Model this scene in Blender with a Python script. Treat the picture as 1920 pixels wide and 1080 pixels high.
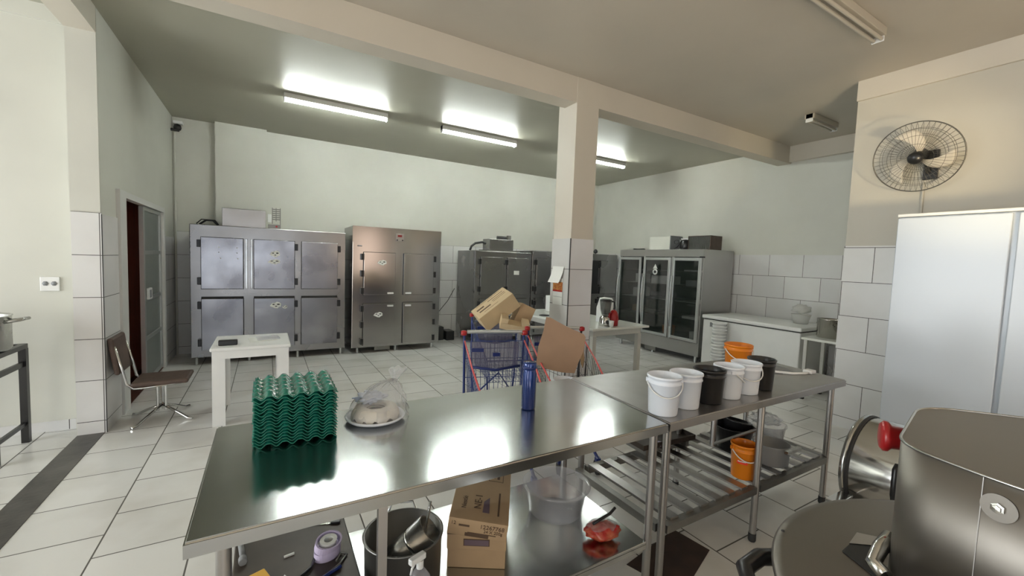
import bpy, bmesh, math, random
from mathutils import Vector, Matrix, Euler
for o in list(bpy.data.objects): bpy.data.objects.remove(o)
SC = bpy.context.scene; COL = SC.collection; R = math.radians; PI = math.pi
random.seed(7)

# ------------------------------------------------------------------ camera
yaw, pit, rol = R(30.535), R(3.70), R(2.114)
fw = Vector((math.sin(yaw)*math.cos(pit), math.cos(yaw)*math.cos(pit), -math.sin(pit)))
rt = Vector((math.cos(yaw), -math.sin(yaw), 0)); up = rt.cross(fw)
r2 = rt*math.cos(rol)+up*math.sin(rol); u2 = -rt*math.sin(rol)+up*math.cos(rol)
cd = bpy.data.cameras.new('camera'); cam = bpy.data.objects.new('camera', cd); COL.objects.link(cam)
cd.sensor_width = 36; cd.lens = 36*782.1/1920; cd.clip_start = .02; cd.clip_end = 100
m = Matrix((r2, u2, -fw)).transposed().to_4x4(); m.translation = Vector((0, 0, 1.6)); cam.matrix_world = m
SC.camera = cam

# ------------------------------------------------------------------ light and exposure
vs = SC.view_settings; vs.view_transform = 'Standard'; vs.look = 'None'; vs.exposure = 1.0; vs.gamma = 1; vs.use_curve_mapping = False
W = bpy.data.worlds.new('world'); SC.world = W; W.use_nodes = True
W.node_tree.nodes['Background'].inputs[0].default_value = (.75, .85, 1, 1); W.node_tree.nodes['Background'].inputs[1].default_value = .6
def area(name, loc, target, sx, sy, power, col, spread=180):
    d = bpy.data.lights.new(name, 'AREA'); d.shape = 'RECTANGLE'; d.size = sx; d.size_y = sy; d.energy = power; d.color = col; d.spread = R(spread)
    o = bpy.data.objects.new(name, d); COL.objects.link(o); o.location = loc
    o.rotation_euler = (Vector(target)-Vector(loc)).to_track_quat('-Z', 'Y').to_euler(); return o
area('daylight_side_door', (-5.9, 3.0, 1.6), (0, 3.2, 1.4), 3.0, 2.8, 128, (.94, .98, 1))
area('fill_front_left', (-5.9, -2.0, 1.6), (1.5, 0.6, 1.9), 3.4, 2.8, 75, (1, .95, .88))  # unseen panel added to throw warm light on the fan wall and ceiling
area('fill_warm_reflection', (3.6, -4.05, 1.7), (3.6, 0, 1.7), 1.0, 2.1, 9, (1, .74, .62))  # unseen warm panel added for its reflection on the four-door freezer
area('fill_front_dim', (-.6, -4.05, 1.6), (-.6, 0, 1.4), 3.6, 2.4, 12, (.95, .97, 1))  # unseen panel added as dim fill on surfaces that face the camera
sn = bpy.data.lights.new('sun', 'SUN'); sn.energy = 19; sn.color = (1, .80, .58); sn.angle = R(.6)  # added so its floor bounce warms the front ceiling
sno = bpy.data.objects.new('sun', sn); COL.objects.link(sno); sno.location = (0, -8, 6); sno.rotation_euler = Vector((.9, 1, -1.1)).to_track_quat('-Z', 'Y').to_euler()
sp = bpy.data.lights.new('fill_fan_wall', 'SPOT'); sp.energy = 130; sp.color = (1, .80, .48); sp.spot_size = R(30); sp.spot_blend = .9; sp.shadow_soft_size = .12  # unseen spot added for the warm highlight on the fan wall
so = bpy.data.objects.new('fill_fan_wall', sp); COL.objects.link(so); so.location = (2.7, -.8, 1.6)
so.rotation_euler = (Vector((5.17, 1.78, 2.75))-so.location).to_track_quat('-Z', 'Y').to_euler()
TUBE = 96.0

# ------------------------------------------------------------------ mesh builder
class MB:
    def __init__(s, M=None): s.bm = bmesh.new(); s.M = M
    def _x(s, vs, M):
        if M is not None: bmesh.ops.transform(s.bm, matrix=M, verts=vs)
    def box(s, x0, x1, y0, y1, z0, z1, M=None, bev=0):
        b = s.bm
        p = [(x0,y0,z0),(x1,y0,z0),(x1,y1,z0),(x0,y1,z0),(x0,y0,z1),(x1,y0,z1),(x1,y1,z1),(x0,y1,z1)]
        v = [b.verts.new(q) for q in p]
        fs = [b.faces.new([v[i] for i in f]) for f in ((3,2,1,0),(4,5,6,7),(0,1,5,4),(1,2,6,5),(2,3,7,6),(3,0,4,7))]
        vv = v
        if bev:
            es = list({e for f in fs for e in f.edges})
            r = bmesh.ops.bevel(b, geom=es, offset=bev, segments=2, profile=.5, affect='EDGES', clamp_overlap=True)
            vv = list({q for f in r['faces'] for q in f.verts} | {q for q in v if q.is_valid})
        s._x(vv, M); return s
    def lathe(s, prof, n=24, M=None, smooth=True):
        b = s.bm; rings = []
        allv = []
        for r, z in prof:
            if r < 1e-6: ring = [b.verts.new((0, 0, z))]
            else: ring = [b.verts.new((r*math.cos(2*PI*i/n), r*math.sin(2*PI*i/n), z)) for i in range(n)]
            rings.append(ring); allv += ring
        for a, c in zip(rings, rings[1:]):
            for i in range(n):
                j = (i+1) % n
                if len(a) == 1 and len(c) == 1: continue
                if len(a) == 1: f = b.faces.new((a[0], c[i], c[j]))
                elif len(c) == 1: f = b.faces.new((a[i], c[0], a[j]))
                else: f = b.faces.new((a[i], a[j], c[j], c[i]))
                f.smooth = smooth
        s._x(allv, M); return s
    def cyl(s, p0, p1, r, r1=None, n=14, cap=True, smooth=True):
        p0 = Vector(p0); p1 = Vector(p1); r1 = r if r1 is None else r1
        d = p1-p0; L = d.length
        M = Matrix.Translation(p0) @ d.to_track_quat('Z', 'Y').to_matrix().to_4x4()
        if cap:
            s.lathe([(0, 0), (r, 0)], n, M, False); s.lathe([(r, 0), (r1, L)], n, M, smooth); s.lathe([(r1, L), (0, L)], n, M, False)
        else: s.lathe([(r, 0), (r1, L)], n, M, smooth)
        return s
    def tube(s, pts, r, n=8, closed=False):
        pts = [Vector(p) for p in pts]; b = s.bm; rings = []
        N = len(pts); ref = None
        for i, p in enumerate(pts):
            if closed: t = (pts[(i+1) % N]-pts[i-1]).normalized()
            else: t = (pts[min(i+1, N-1)]-pts[max(i-1, 0)]).normalized()
            if ref is None: ref = Vector((0, 0, 1)) if abs(t.z) < .9 else Vector((1, 0, 0))
            a = (ref-t*ref.dot(t)).normalized(); c = t.cross(a); ref = a
            rings.append([b.verts.new(p+r*(a*math.cos(2*PI*k/n)+c*math.sin(2*PI*k/n))) for k in range(n)])
        prs = list(zip(rings, rings[1:])) + ([(rings[-1], rings[0])] if closed else [])
        for A, B in prs:
            for k in range(n):
                f = b.faces.new((A[k], A[(k+1) % n], B[(k+1) % n], B[k])); f.smooth = True
        if not closed: b.faces.new(rings[0][::-1]); b.faces.new(rings[-1])
        return s
    def prism(s, poly, z0, z1, M=None, smooth=False):
        b = s.bm; n = len(poly)
        lo = [b.verts.new((x, y, z0)) for x, y in poly]; hi = [b.verts.new((x, y, z1)) for x, y in poly]
        b.faces.new(lo[::-1]); b.faces.new(hi)
        for i in range(n):
            f = b.faces.new((lo[i], lo[(i+1) % n], hi[(i+1) % n], hi[i])); f.smooth = smooth
        s._x(lo+hi, M); return s
    def grid(s, fn, nu, nv, closed_u=False, smooth=True):
        b = s.bm; g = [[b.verts.new(fn(i/(nu), j/(nv))) for j in range(nv+1)] for i in range(nu+(0 if closed_u else 1))]
        for i in range(nu):
            for j in range(nv):
                a = g[i]; c = g[(i+1) % len(g)]
                f = b.faces.new((a[j], c[j], c[j+1], a[j+1])); f.smooth = smooth
        return s
def mesh(name, mb, mt):
    bmesh.ops.recalc_face_normals(mb.bm, faces=mb.bm.faces)
    me = bpy.data.meshes.new(name); mb.bm.to_mesh(me); mb.bm.free(); me.materials.append(mt); return me
def obj(name, mb, mt, parent=None, loc=None, rot=None):
    o = bpy.data.objects.new(name, mesh(name, mb, mt)); COL.objects.link(o)
    if parent is not None: o.parent = parent
    if loc: o.location = loc
    if rot: o.rotation_euler = rot
    return o
def tag(o, label=None, cat=None, group=None, kind=None):
    if label: o['label'] = label
    if cat: o['category'] = cat
    if group: o['group'] = group
    if kind: o['kind'] = kind
    return o
def thing(name, label, cat, loc=(0, 0, 0), rz=0, group=None):
    o = bpy.data.objects.new(name, None); COL.objects.link(o); o.empty_display_size = .05
    o.location = loc; o.rotation_euler = (0, 0, rz) if not isinstance(rz, (tuple, list)) else rz
    return tag(o, label, cat, group)
def struct(name, mb, mt): return tag(obj(name, mb, mt), kind='structure')
def dup(o, parent=None):
    c = o.copy(); COL.objects.link(c); c.parent = parent
    for ch in list(o.children): dup(ch, c)
    return c
def T(x, y, z): return Matrix.Translation((x, y, z))
def RZ(a): return Matrix.Rotation(a, 4, 'Z')
def RX(a): return Matrix.Rotation(a, 4, 'X')
def RY(a): return Matrix.Rotation(a, 4, 'Y')
def text(name, s, size, mt, parent, loc, rot, depth=.0006, sx=1):
    c = bpy.data.curves.new(name, 'FONT'); c.body = s; c.size = size; c.extrude = depth; c.align_x = 'CENTER'; c.align_y = 'CENTER'
    t = bpy.data.objects.new(name+'_c', c); COL.objects.link(t)
    me = bpy.data.meshes.new_from_object(t); bpy.data.objects.remove(t)
    me.materials.clear(); me.materials.append(mt)
    o = bpy.data.objects.new(name, me); COL.objects.link(o); o.parent = parent; o.location = loc; o.rotation_euler = rot; o.scale = (sx, 1, 1); return o

# ------------------------------------------------------------------ materials
def mat(name, c, rough=.5, metal=0, var=0, vs=3, bump=0, bs=20, vc=None, alpha=None, trans=0, aniso=None, spec=None, emit=None, stretch=None, rvar=0, coat=0):
    M = bpy.data.materials.new(name); M.use_nodes = True; nt = M.node_tree; N = nt.nodes; L = nt.links
    p = N['Principled BSDF']; p.inputs['Base Color'].default_value = (*c, 1); p.inputs['Roughness'].default_value = rough; p.inputs['Metallic'].default_value = metal
    if spec is not None: p.inputs['Specular IOR Level'].default_value = spec
    if coat: p.inputs['Coat Weight'].default_value = coat
    if trans: p.inputs['Transmission Weight'].default_value = trans
    if alpha is not None: p.inputs['Alpha'].default_value = alpha
    if emit: p.inputs['Emission Color'].default_value = (*emit[0], 1); p.inputs['Emission Strength'].default_value = emit[1]
    if var or bump or rvar:
        tc = N.new('ShaderNodeTexCoord'); src = tc.outputs['Object']
        if stretch:
            mp = N.new('ShaderNodeMapping'); mp.inputs['Scale'].default_value = stretch; L.new(src, mp.inputs[0]); src = mp.outputs[0]
    if var or rvar:
        n = N.new('ShaderNodeTexNoise'); n.inputs['Scale'].default_value = vs; n.inputs['Detail'].default_value = 4; L.new(src, n.inputs['Vector'])
    if var:
        mx = N.new('ShaderNodeMix'); mx.data_type = 'RGBA'
        c2 = vc if vc else tuple(max(0, q*(1-var)) for q in c)
        mx.inputs[6].default_value = (*c, 1); mx.inputs[7].default_value = (*c2, 1)
        mr = N.new('ShaderNodeMapRange'); mr.interpolation_type = 'SMOOTHSTEP'; mr.inputs[1].default_value = .3; mr.inputs[2].default_value = .75
        L.new(n.outputs[0], mr.inputs[0]); L.new(mr.outputs[0], mx.inputs[0]); L.new(mx.outputs[2], p.inputs['Base Color'])
    if rvar:
        mr = N.new('ShaderNodeMapRange'); mr.interpolation_type = 'SMOOTHSTEP'; mr.inputs[1].default_value = .25; mr.inputs[2].default_value = .75
        mr.inputs[3].default_value = max(.02, rough-rvar); mr.inputs[4].default_value = rough+rvar
        L.new(n.outputs[0], mr.inputs[0]); L.new(mr.outputs[0], p.inputs['Roughness'])
    if bump:
        b = N.new('ShaderNodeTexNoise'); b.inputs['Scale'].default_value = bs; b.inputs['Detail'].default_value = 0.5; L.new(src, b.inputs['Vector'])
        bp = N.new('ShaderNodeBump'); bp.inputs['Strength'].default_value = bump; bp.inputs['Distance'].default_value = .02
        L.new(b.outputs[0], bp.inputs['Height']); L.new(bp.outputs[0], p.inputs['Normal'])
    return M
def tile(name, u, v, u0, v0, w, h, c1, c2, grout, gs=.004, off=.5, rough=.18, bump=.15, dirt=.12):
    M = bpy.data.materials.new(name); M.use_nodes = True; nt = M.node_tree; N = nt.nodes; L = nt.links; p = N['Principled BSDF']
    tc = N.new('ShaderNodeTexCoord'); sx = N.new('ShaderNodeSeparateXYZ'); L.new(tc.outputs['Object'], sx.inputs[0])
    cb = N.new('ShaderNodeCombineXYZ')
    for k, (ax, o0) in enumerate(((u, u0), (v, v0))):
        a = N.new('ShaderNodeMath'); a.operation = 'SUBTRACT'; a.inputs[1].default_value = o0; L.new(sx.outputs['XYZ'.index(ax)], a.inputs[0]); L.new(a.outputs[0], cb.inputs[k])
    b = N.new('ShaderNodeTexBrick'); b.offset = off; b.offset_frequency = 2; b.squash = 1
    b.inputs['Scale'].default_value = 1; b.inputs['Brick Width'].default_value = w; b.inputs['Row Height'].default_value = h
    b.inputs['Mortar Size'].default_value = gs; b.inputs['Mortar Smooth'].default_value = .15; b.inputs['Bias'].default_value = -.2
    b.inputs['Color1'].default_value = (*c1, 1); b.inputs['Color2'].default_value = (*c2, 1); b.inputs['Mortar'].default_value = (*grout, 1)
    L.new(cb.outputs[0], b.inputs['Vector'])
    n = N.new('ShaderNodeTexNoise'); n.inputs['Scale'].default_value = 1.7; n.inputs['Detail'].default_value = 6; L.new(tc.outputs['Object'], n.inputs['Vector'])
    mr = N.new('ShaderNodeMapRange'); mr.inputs[1].default_value = .45; mr.inputs[2].default_value = .75; mr.inputs[3].default_value = 0; mr.inputs[4].default_value = dirt*2
    L.new(n.outputs[0], mr.inputs[0])
    mx = N.new('ShaderNodeMix'); mx.data_type = 'RGBA'; mx.blend_type = 'MULTIPLY'; mx.inputs[7].default_value = (.62, .58, .52, 1)
    L.new(mr.outputs[0], mx.inputs[0]); L.new(b.outputs['Color'], mx.inputs[6]); L.new(mx.outputs[2], p.inputs['Base Color'])
    r = N.new('ShaderNodeMapRange'); r.inputs[3].default_value = rough; r.inputs[4].default_value = .8; L.new(b.outputs['Fac'], r.inputs[0]); L.new(r.outputs[0], p.inputs['Roughness'])
    bp = N.new('ShaderNodeBump'); bp.invert = True; bp.inputs['Strength'].default_value = bump; bp.inputs['Distance'].default_value = .01
    L.new(b.outputs['Fac'], bp.inputs['Height']); L.new(bp.outputs[0], p.inputs['Normal'])
    return M
TW = (.74, .74, .73); TW2 = (.67, .67, .67); GR = (.07, .065, .06)
m_floor = tile('floor_tile', 'Y', 'X', 3.248, -.353, .425, .425, (.71, .71, .69), (.64, .64, .62), (.10, .095, .085), .0045, .5, .16, .2, .25)
m_tx = tile('wall_tile_x', 'Y', 'Z', 1.747, 1.863, .5, .35, TW, TW2, GR, .003)
m_ty = tile('wall_tile_y', 'X', 'Z', 3.27, 1.863, .5, .35, TW, TW2, GR, .003)
m_tp = tile('pilaster_tile', 'X', 'Z', -1.2, 1.873, .5, .353, (.74, .74, .73), (.70, .70, .70), GR, .003, 0)
m_tpy = tile('pilaster_side_tile', 'Y', 'Z', 4.74, 1.873, .5, .353, (.74, .74, .73), (.70, .70, .70), GR, .003, 0)
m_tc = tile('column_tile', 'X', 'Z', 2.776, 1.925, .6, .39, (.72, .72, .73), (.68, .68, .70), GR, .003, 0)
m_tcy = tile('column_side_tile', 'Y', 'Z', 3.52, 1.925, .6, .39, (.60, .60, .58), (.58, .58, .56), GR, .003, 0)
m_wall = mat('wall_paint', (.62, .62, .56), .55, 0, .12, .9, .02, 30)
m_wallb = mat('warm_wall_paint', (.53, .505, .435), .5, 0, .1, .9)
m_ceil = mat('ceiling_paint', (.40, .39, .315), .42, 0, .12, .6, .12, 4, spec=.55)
m_ceilf = mat('front_ceiling_lit', (.52, .475, .40), .42, 0, .15, .6, .08, 4, spec=.6)  # ceiling paint lightened and warmed: the front bay's light put into the colour
m_beam = mat('beam_paint', (.62, .575, .49), .55, 0, .08, 1)
m_seam = mat('dark_seam', (.05, .05, .05), .8)
m_strip = mat('dark_stone', (.085, .08, .072), .35, 0, .5, 6, .05, 40)
m_steel = mat('brushed_steel', (.50, .51, .50), .24, 1, .12, 2.2, .012, 6, rvar=.09)
m_steelT = mat('table_steel', (.52, .53, .525), .17, 1, .10, 2.0, .02, 3, rvar=.04)
m_steelF = mat('freezer_steel', (.33, .325, .32), .28, 1, .15, 1.2, .05, 2.0, rvar=.04)
m_steelD = mat('freezer_door_steel', (.36, .36, .375), .25, 1, .35, 1.8, .16, 2.6, vc=(.19, .19, .21), rvar=.05)
m_steelS = mat('satin_steel', (.42, .41, .40), .36, 1, .08, 3, .01, 8, rvar=.06)
m_steelM = mat('mixer_steel', (.24, .222, .20), .45, 1, .06, 2, .004, 8)
m_dull = mat('dull_steel', (.27, .265, .25), .45, 1, .2, 4)
m_chrome = mat('chrome_tube', (.60, .60, .58), .14, 1)
m_alu = mat('aluminium', (.52, .54, .53), .4, .8)
m_jamb = mat('door_frame_paint', (.62, .62, .60), .4)
m_steelG = mat('display_fridge_steel', (.50, .50, .49), .30, 1, .08, 1.5)
m_steelC = mat('clean_freezer_steel', (.36, .355, .345), .17, 1, .08, 1.2, .012, 1.5)
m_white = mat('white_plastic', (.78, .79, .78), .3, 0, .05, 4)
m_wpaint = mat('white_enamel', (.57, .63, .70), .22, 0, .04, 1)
m_wbucket = mat('bucket_white', (.80, .85, .93), .3)
m_black = mat('black_plastic', (.012, .012, .013), .3)
m_rubber = mat('black_rubber', (.02, .02, .02), .6)
m_dark = mat('dark_interior', (.02, .022, .02), .5)
m_red = mat('red_plastic', (.34, .010, .012), .28)
m_redm = mat('red_trim', (.62, .10, .10), .4)
m_blue = mat('blue_enamel', (.007, .02, .125), .3)
m_bbot = mat('blue_bottle', (.006, .03, .16), .16, .3, coat=.5)
m_green = mat('green_tray_plastic', (.014, .21, .155), .2, 0, .15, 8, coat=.3)
m_orange = mat('orange_plastic', (.75, .22, .01), .3)
m_orlab = mat('orange_label_red', (.8, .05, .02), .4)
m_card = mat('cardboard', (.42, .29, .165), .8, 0, .12, 6)
m_cardl = mat('light_cardboard', (.55, .42, .25), .8, 0, .1, 6)
m_carp = mat('kraft_sheet', (.36, .235, .155), .85, 0, .15, 3)
m_ink = mat('print_ink', (.10, .06, .035), .8)
m_purple = mat('label_purple', (.13, .09, .11), .7)
m_paper = mat('paper', (.75, .76, .72), .7)
m_brown = mat('brown_vinyl', (.10, .065, .05), .45, 0, .3, 14)
m_wood = mat('red_brown_wood', (.34, .065, .035), .4, 0, .3, 3, stretch=(8, 8, .6))
m_woodf = mat('dark_wood_floor', (.08, .03, .02), .5, 0, .4, 6)
m_cream = mat('icing', (.74, .72, .66), .5, 0, .08, 12)
m_cake = mat('cake_crumb', (.12, .07, .035), .8, 0, .4, 30)
m_bagb = mat('pale_blue_paper', (.62, .68, .80), .6)
m_marble = mat('white_table_top', (.74, .76, .72), .18, 0, .05, 3)
m_tabw = mat('white_table_frame', (.55, .55, .52), .4)
m_tray = mat('dark_baking_tray', (.060, .046, .036), .42, .4, .5, 5, vc=(.035, .026, .022))
m_potc = mat('polished_pot', (.40, .39, .36), .16, 1)
m_pot = mat('aluminium_pot', (.50, .50, .48), .3, 1, .15, 7, rvar=.1)
m_pan = mat('cast_aluminium', (.40, .41, .42), .5, .4, .1, 5)
m_grey = mat('grey_plastic', (.22, .23, .24), .5)
m_drain = mat('rust_plate', (.05, .028, .02), .6, 0, .5, 9)
m_disp = mat('red_display', (.25, .01, .01), .3)
m_food = mat('food_photo', (.30, .07, .02), .5, 0, .9, 60, vc=(.55, .28, .07))
m_lilac = mat('lilac_tape', (.55, .48, .66), .5)
m_yellow = mat('yellow_plastic', (.75, .42, .02), .4)
m_lampoff = mat('unlit_lamp_enamel', (.50, .46, .38), .35)
m_led = mat('tube_glow', (1, 1, 1), .4, emit=((.93, 1, .95), TUBE))
def clear(name, c, a, rough=.1, gloss=.25):
    M = bpy.data.materials.new(name); M.use_nodes = True; nt = M.node_tree; N = nt.nodes; L = nt.links; N.clear()
    o = N.new('ShaderNodeOutputMaterial'); t = N.new('ShaderNodeBsdfTransparent'); g = N.new('ShaderNodeBsdfGlossy'); d = N.new('ShaderNodeBsdfDiffuse'); tl = N.new('ShaderNodeBsdfTranslucent')
    g.inputs['Roughness'].default_value = rough; d.inputs[0].default_value = (*c, 1); tl.inputs[0].default_value = (*c, 1)
    a0 = N.new('ShaderNodeMixShader'); a0.inputs[0].default_value = .5; L.new(d.outputs[0], a0.inputs[1]); L.new(tl.outputs[0], a0.inputs[2])
    a1 = N.new('ShaderNodeMixShader'); a1.inputs[0].default_value = a; L.new(t.outputs[0], a1.inputs[1]); L.new(a0.outputs[0], a1.inputs[2])
    lw = N.new('ShaderNodeLayerWeight'); lw.inputs[0].default_value = .5
    pw = N.new('ShaderNodeMath'); pw.operation = 'POWER'; pw.inputs[1].default_value = 3; L.new(lw.outputs['Facing'], pw.inputs[0])
    cl = N.new('ShaderNodeMath'); cl.operation = 'MULTIPLY_ADD'; cl.inputs[1].default_value = min(.85, gloss*1.6); cl.inputs[2].default_value = .05; L.new(pw.outputs[0], cl.inputs[0])
    a2 = N.new('ShaderNodeMixShader'); L.new(cl.outputs[0], a2.inputs[0]); L.new(a1.outputs[0], a2.inputs[1]); L.new(g.outputs[0], a2.inputs[2])
    L.new(a2.outputs[0], o.inputs[0]); return M
m_glass = clear('door_glass', (.05, .065, .055), .38, .04, .22)
m_clearp = clear('clear_polypropylene', (.85, .85, .92), .24, .12, .3)
m_milky = clear('milky_plastic', (.85, .85, .82), .8, .3, .2)
m_bag = clear('clear_bag_film', (.88, .90, .95), .24, .10, .55)
m_flap = clear('blue_tinted_flap', (.16, .15, .24), .45, .2, .2)
m_frost = clear('frosted_glass', (.40, .44, .42), .85, .3, .2)
m_wire = mat('wire_metal', (.14, .13, .11), .35, .9)
m_bwire = mat('blue_wire', (.03, .05, .17), .35, .3)
m_kwire = mat('dark_wire', (.05, .05, .06), .35, .4)

# ------------------------------------------------------------------ room
H = 3.53; TZ = 1.863
struct('floor', MB().box(-6, 7.3, -4.3, 8.2, -.1, 0), m_floor)
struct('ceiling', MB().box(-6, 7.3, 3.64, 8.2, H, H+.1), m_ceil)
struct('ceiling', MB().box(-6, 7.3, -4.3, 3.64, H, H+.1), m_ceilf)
struct('wall_back', MB().box(-1.6, 7.3, 7.96, 8.2, 0, H), m_wall)
struct('wall_right', MB().box(7.063, 7.3, 2.0, 7.96, 0, H), m_wall)
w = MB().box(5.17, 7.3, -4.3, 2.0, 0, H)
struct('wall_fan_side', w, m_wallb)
# left wall with the doorway
w = MB().box(-1.36, -1.195, 4.79, 5.22, 0, H); w.box(-1.36, -1.195, 7.20, 7.96, 0, H); w.box(-1.36, -1.195, 5.22, 7.20, 2.13, H)
struct('wall_left', w, m_wall)
struct('wall_pilaster', MB().box(-1.378, -1.196, 4.775, 5.1, 0, 3.33), m_wall)
struct('wall_recess', MB().box(-6, -1.378, 4.99, 5.15, 0, H), m_wall)
struct('wall_far_left', MB().box(-6.2, -6, -4.3, 5.1, 0, H), m_wall)
w = MB().box(-6, -2.6, -4.3, -4.1, 0, H); w.box(1.4, 5.2, -4.3, -4.1, 0, H); w.box(-2.6, 1.4, -4.3, -4.1, 2.9, H)
struct('wall_front', w, m_wallb)
# beams
struct('trim_beam_across', MB().box(-1.19, 7.06, 3.535, 3.74, 3.272, H), m_beam)
struct('trim_beam_left', MB().box(-1.384, -1.194, -4.1, 4.776, 3.325, H), m_beam)
struct('trim_beam_recess', MB().box(-6, -1.384, 4.975, 4.99, 3.405, H), m_wall)
struct('trim_beam_right', MB().box(6.99, 7.063, 2.0, 3.535, 3.29, H), m_beam)
struct('trim_beam_fan_wall', MB().box(5.14, 5.17, -4.1, 2.0, 3.335, H), m_beam)
struct('trim_bump', MB().box(-.672, .003, 7.84, 7.96, 0, H), m_wall)
# column
struct('wall_column', MB().box(2.787, 3.085, 3.53, 3.84, 0, H), m_beam)
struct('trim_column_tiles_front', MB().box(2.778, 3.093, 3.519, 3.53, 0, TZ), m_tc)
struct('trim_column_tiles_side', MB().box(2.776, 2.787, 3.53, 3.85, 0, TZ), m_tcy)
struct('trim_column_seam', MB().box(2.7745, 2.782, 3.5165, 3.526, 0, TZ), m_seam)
# tile wainscots
struct('trim_tiles_back', MB().box(-1.18, 7.05, 7.949, 7.96, 0, TZ), m_ty)
struct('trim_tiles_right', MB().box(7.052, 7.063, 2.0, 7.95, 0, TZ-.01), m_tx)
struct('trim_tiles_fan_wall', MB().box(5.152, 5.17, -4, 2.002, 0, TZ+.018), m_tx)
struct('trim_tiles_pilaster_front', MB().box(-1.372, -1.187, 4.765, 4.775, 0, TZ+.01), m_tp)
struct('trim_tiles_pilaster_side', MB().box(-1.196, -1.185, 4.768, 5.20, 0, TZ), m_tpy)
struct('trim_pilaster_seam', MB().box(-1.189, -1.1835, 4.762, 4.769, 0, TZ), m_seam)
struct('trim_tiles_left_far', MB().box(-1.195, -1.184, 7.28, 7.949, 0, TZ-.1), m_tx)
struct('baseboard_recess', MB().box(-6, -1.378, 4.978, 4.99, 0, .085), m_ty)
struct('trim_threshold', MB().box(-1.372, -1.200, -4.0, 4.762, 0, .003), m_strip)
struct('trim_floor_plate', MB().prism([(1.66,1.50),(2.14,1.58),(2.17,1.36),(1.75,1.22)], 0, .003), m_drain)
struct('trim_conduit', MB().cyl((-1.165, 7.93, 0.0), (-1.165, 7.93, 3.30), .012), m_wall)
struct('trim_conduit_fan', MB().cyl((5.158, 1.44, 1.885), (5.158, 1.44, 2.45), .009), m_wallb)

# doorway: frame, sliding aluminium door, brown wooden door beyond
f = MB(); f.box(-1.24, -1.165, 5.20, 5.40, 0, 2.13); f.box(-1.24, -1.17, 7.12, 7.20, 0, 2.13); f.box(-1.24, -1.17, 5.40, 7.12, 2.07, 2.13)
fr = struct('door_1', f, m_jamb)
rm = MB(); rm.box(-2.6, -1.36, 5.16, 5.22, 0, 2.4); rm.box(-2.6, -1.36, 7.2, 7.26, 0, 2.4); rm.box(-2.66, -2.6, 5.16, 7.26, 0, 2.4); rm.box(-2.6, -1.36, 5.2, 7.2, 2.3, 2.4)
struct('wall_storeroom', rm, m_wall)
struct('door_2', MB().box(-1.46, -1.42, 5.22, 7.2, 0.01, 2.2), m_wood)
struct('trim_doorway_floor', MB().box(-2.6, -1.196, 5.42, 7.12, 0, .004), m_woodf)
sl = thing('sliding_door', 'aluminium sliding door with frosted panes half closing the left doorway', 'door', (-1.215, 6.62, 0))
g = MB(); g.box(-.02, .02, -.44, -.38, .02, 2.06); g.box(-.02, .02, .42, .48, .02, 2.06)
for z in (.02, .52, .98, 1.52, 2.02): g.box(-.018, .018, -.4, .44, z, z+.045)
obj('door_frame', g, m_alu, sl)
obj('pane', MB().box(-.004, .004, -.39, .43, .05, 2.03), m_frost, sl)
g = MB(); g.box(.02, .045, -.36, -.20, 1.0, 1.13, bev=.005); h = obj('handle', g, m_white, sl)
obj('handle_recess', MB().box(.0455, .047, -.33, -.24, 1.02, 1.11), m_grey, h)

# ------------------------------------------------------------------ ceiling lights
def lamp(x0, x1, y, label, lit, z=H, n=2, depth=.075):
    L_ = x1-x0; t = thing('tube_light', label, 'ceiling light', ((x0+x1)/2, y, z), 0, 'fluorescent ceiling lights'); n = 1 if lit else 2
    b = MB().box(-L_/2, L_/2, -.052, .052, -.06, -.001, bev=.004); obj('housing', b, m_tabw if lit else m_lampoff, t)
    for s in (-1, 1): obj('socket', MB().box(s*L_/2-.012 if s > 0 else s*L_/2, s*L_/2 if s > 0 else s*L_/2+.012, -.04, .04, -depth-.025, -.002, bev=.003), m_white, t)
    for k in range(n):
        yy = (-.025, .025)[k] if n == 2 else 0
        obj('tube', MB().cyl((-L_/2+.014, yy, -depth-.008), (L_/2-.014, yy, -depth-.008), .013), m_led if lit else m_lampoff, t)
    return t
lamp(.18, 1.42, 5.92, 'lit tube light nearest the left wall', True)
lamp(2.20, 3.46, 5.92, 'lit tube light in the middle, left of the column', True)
lamp(4.60, 5.86, 5.92, 'lit tube light partly hidden behind the column', True)
lamp(2.98, 4.18, 1.52, 'unlit tube light at the top edge of the photo', False)
lamp(5.72, 6.36, 2.70, 'short unlit tube light beside the fan wall', False)

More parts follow.
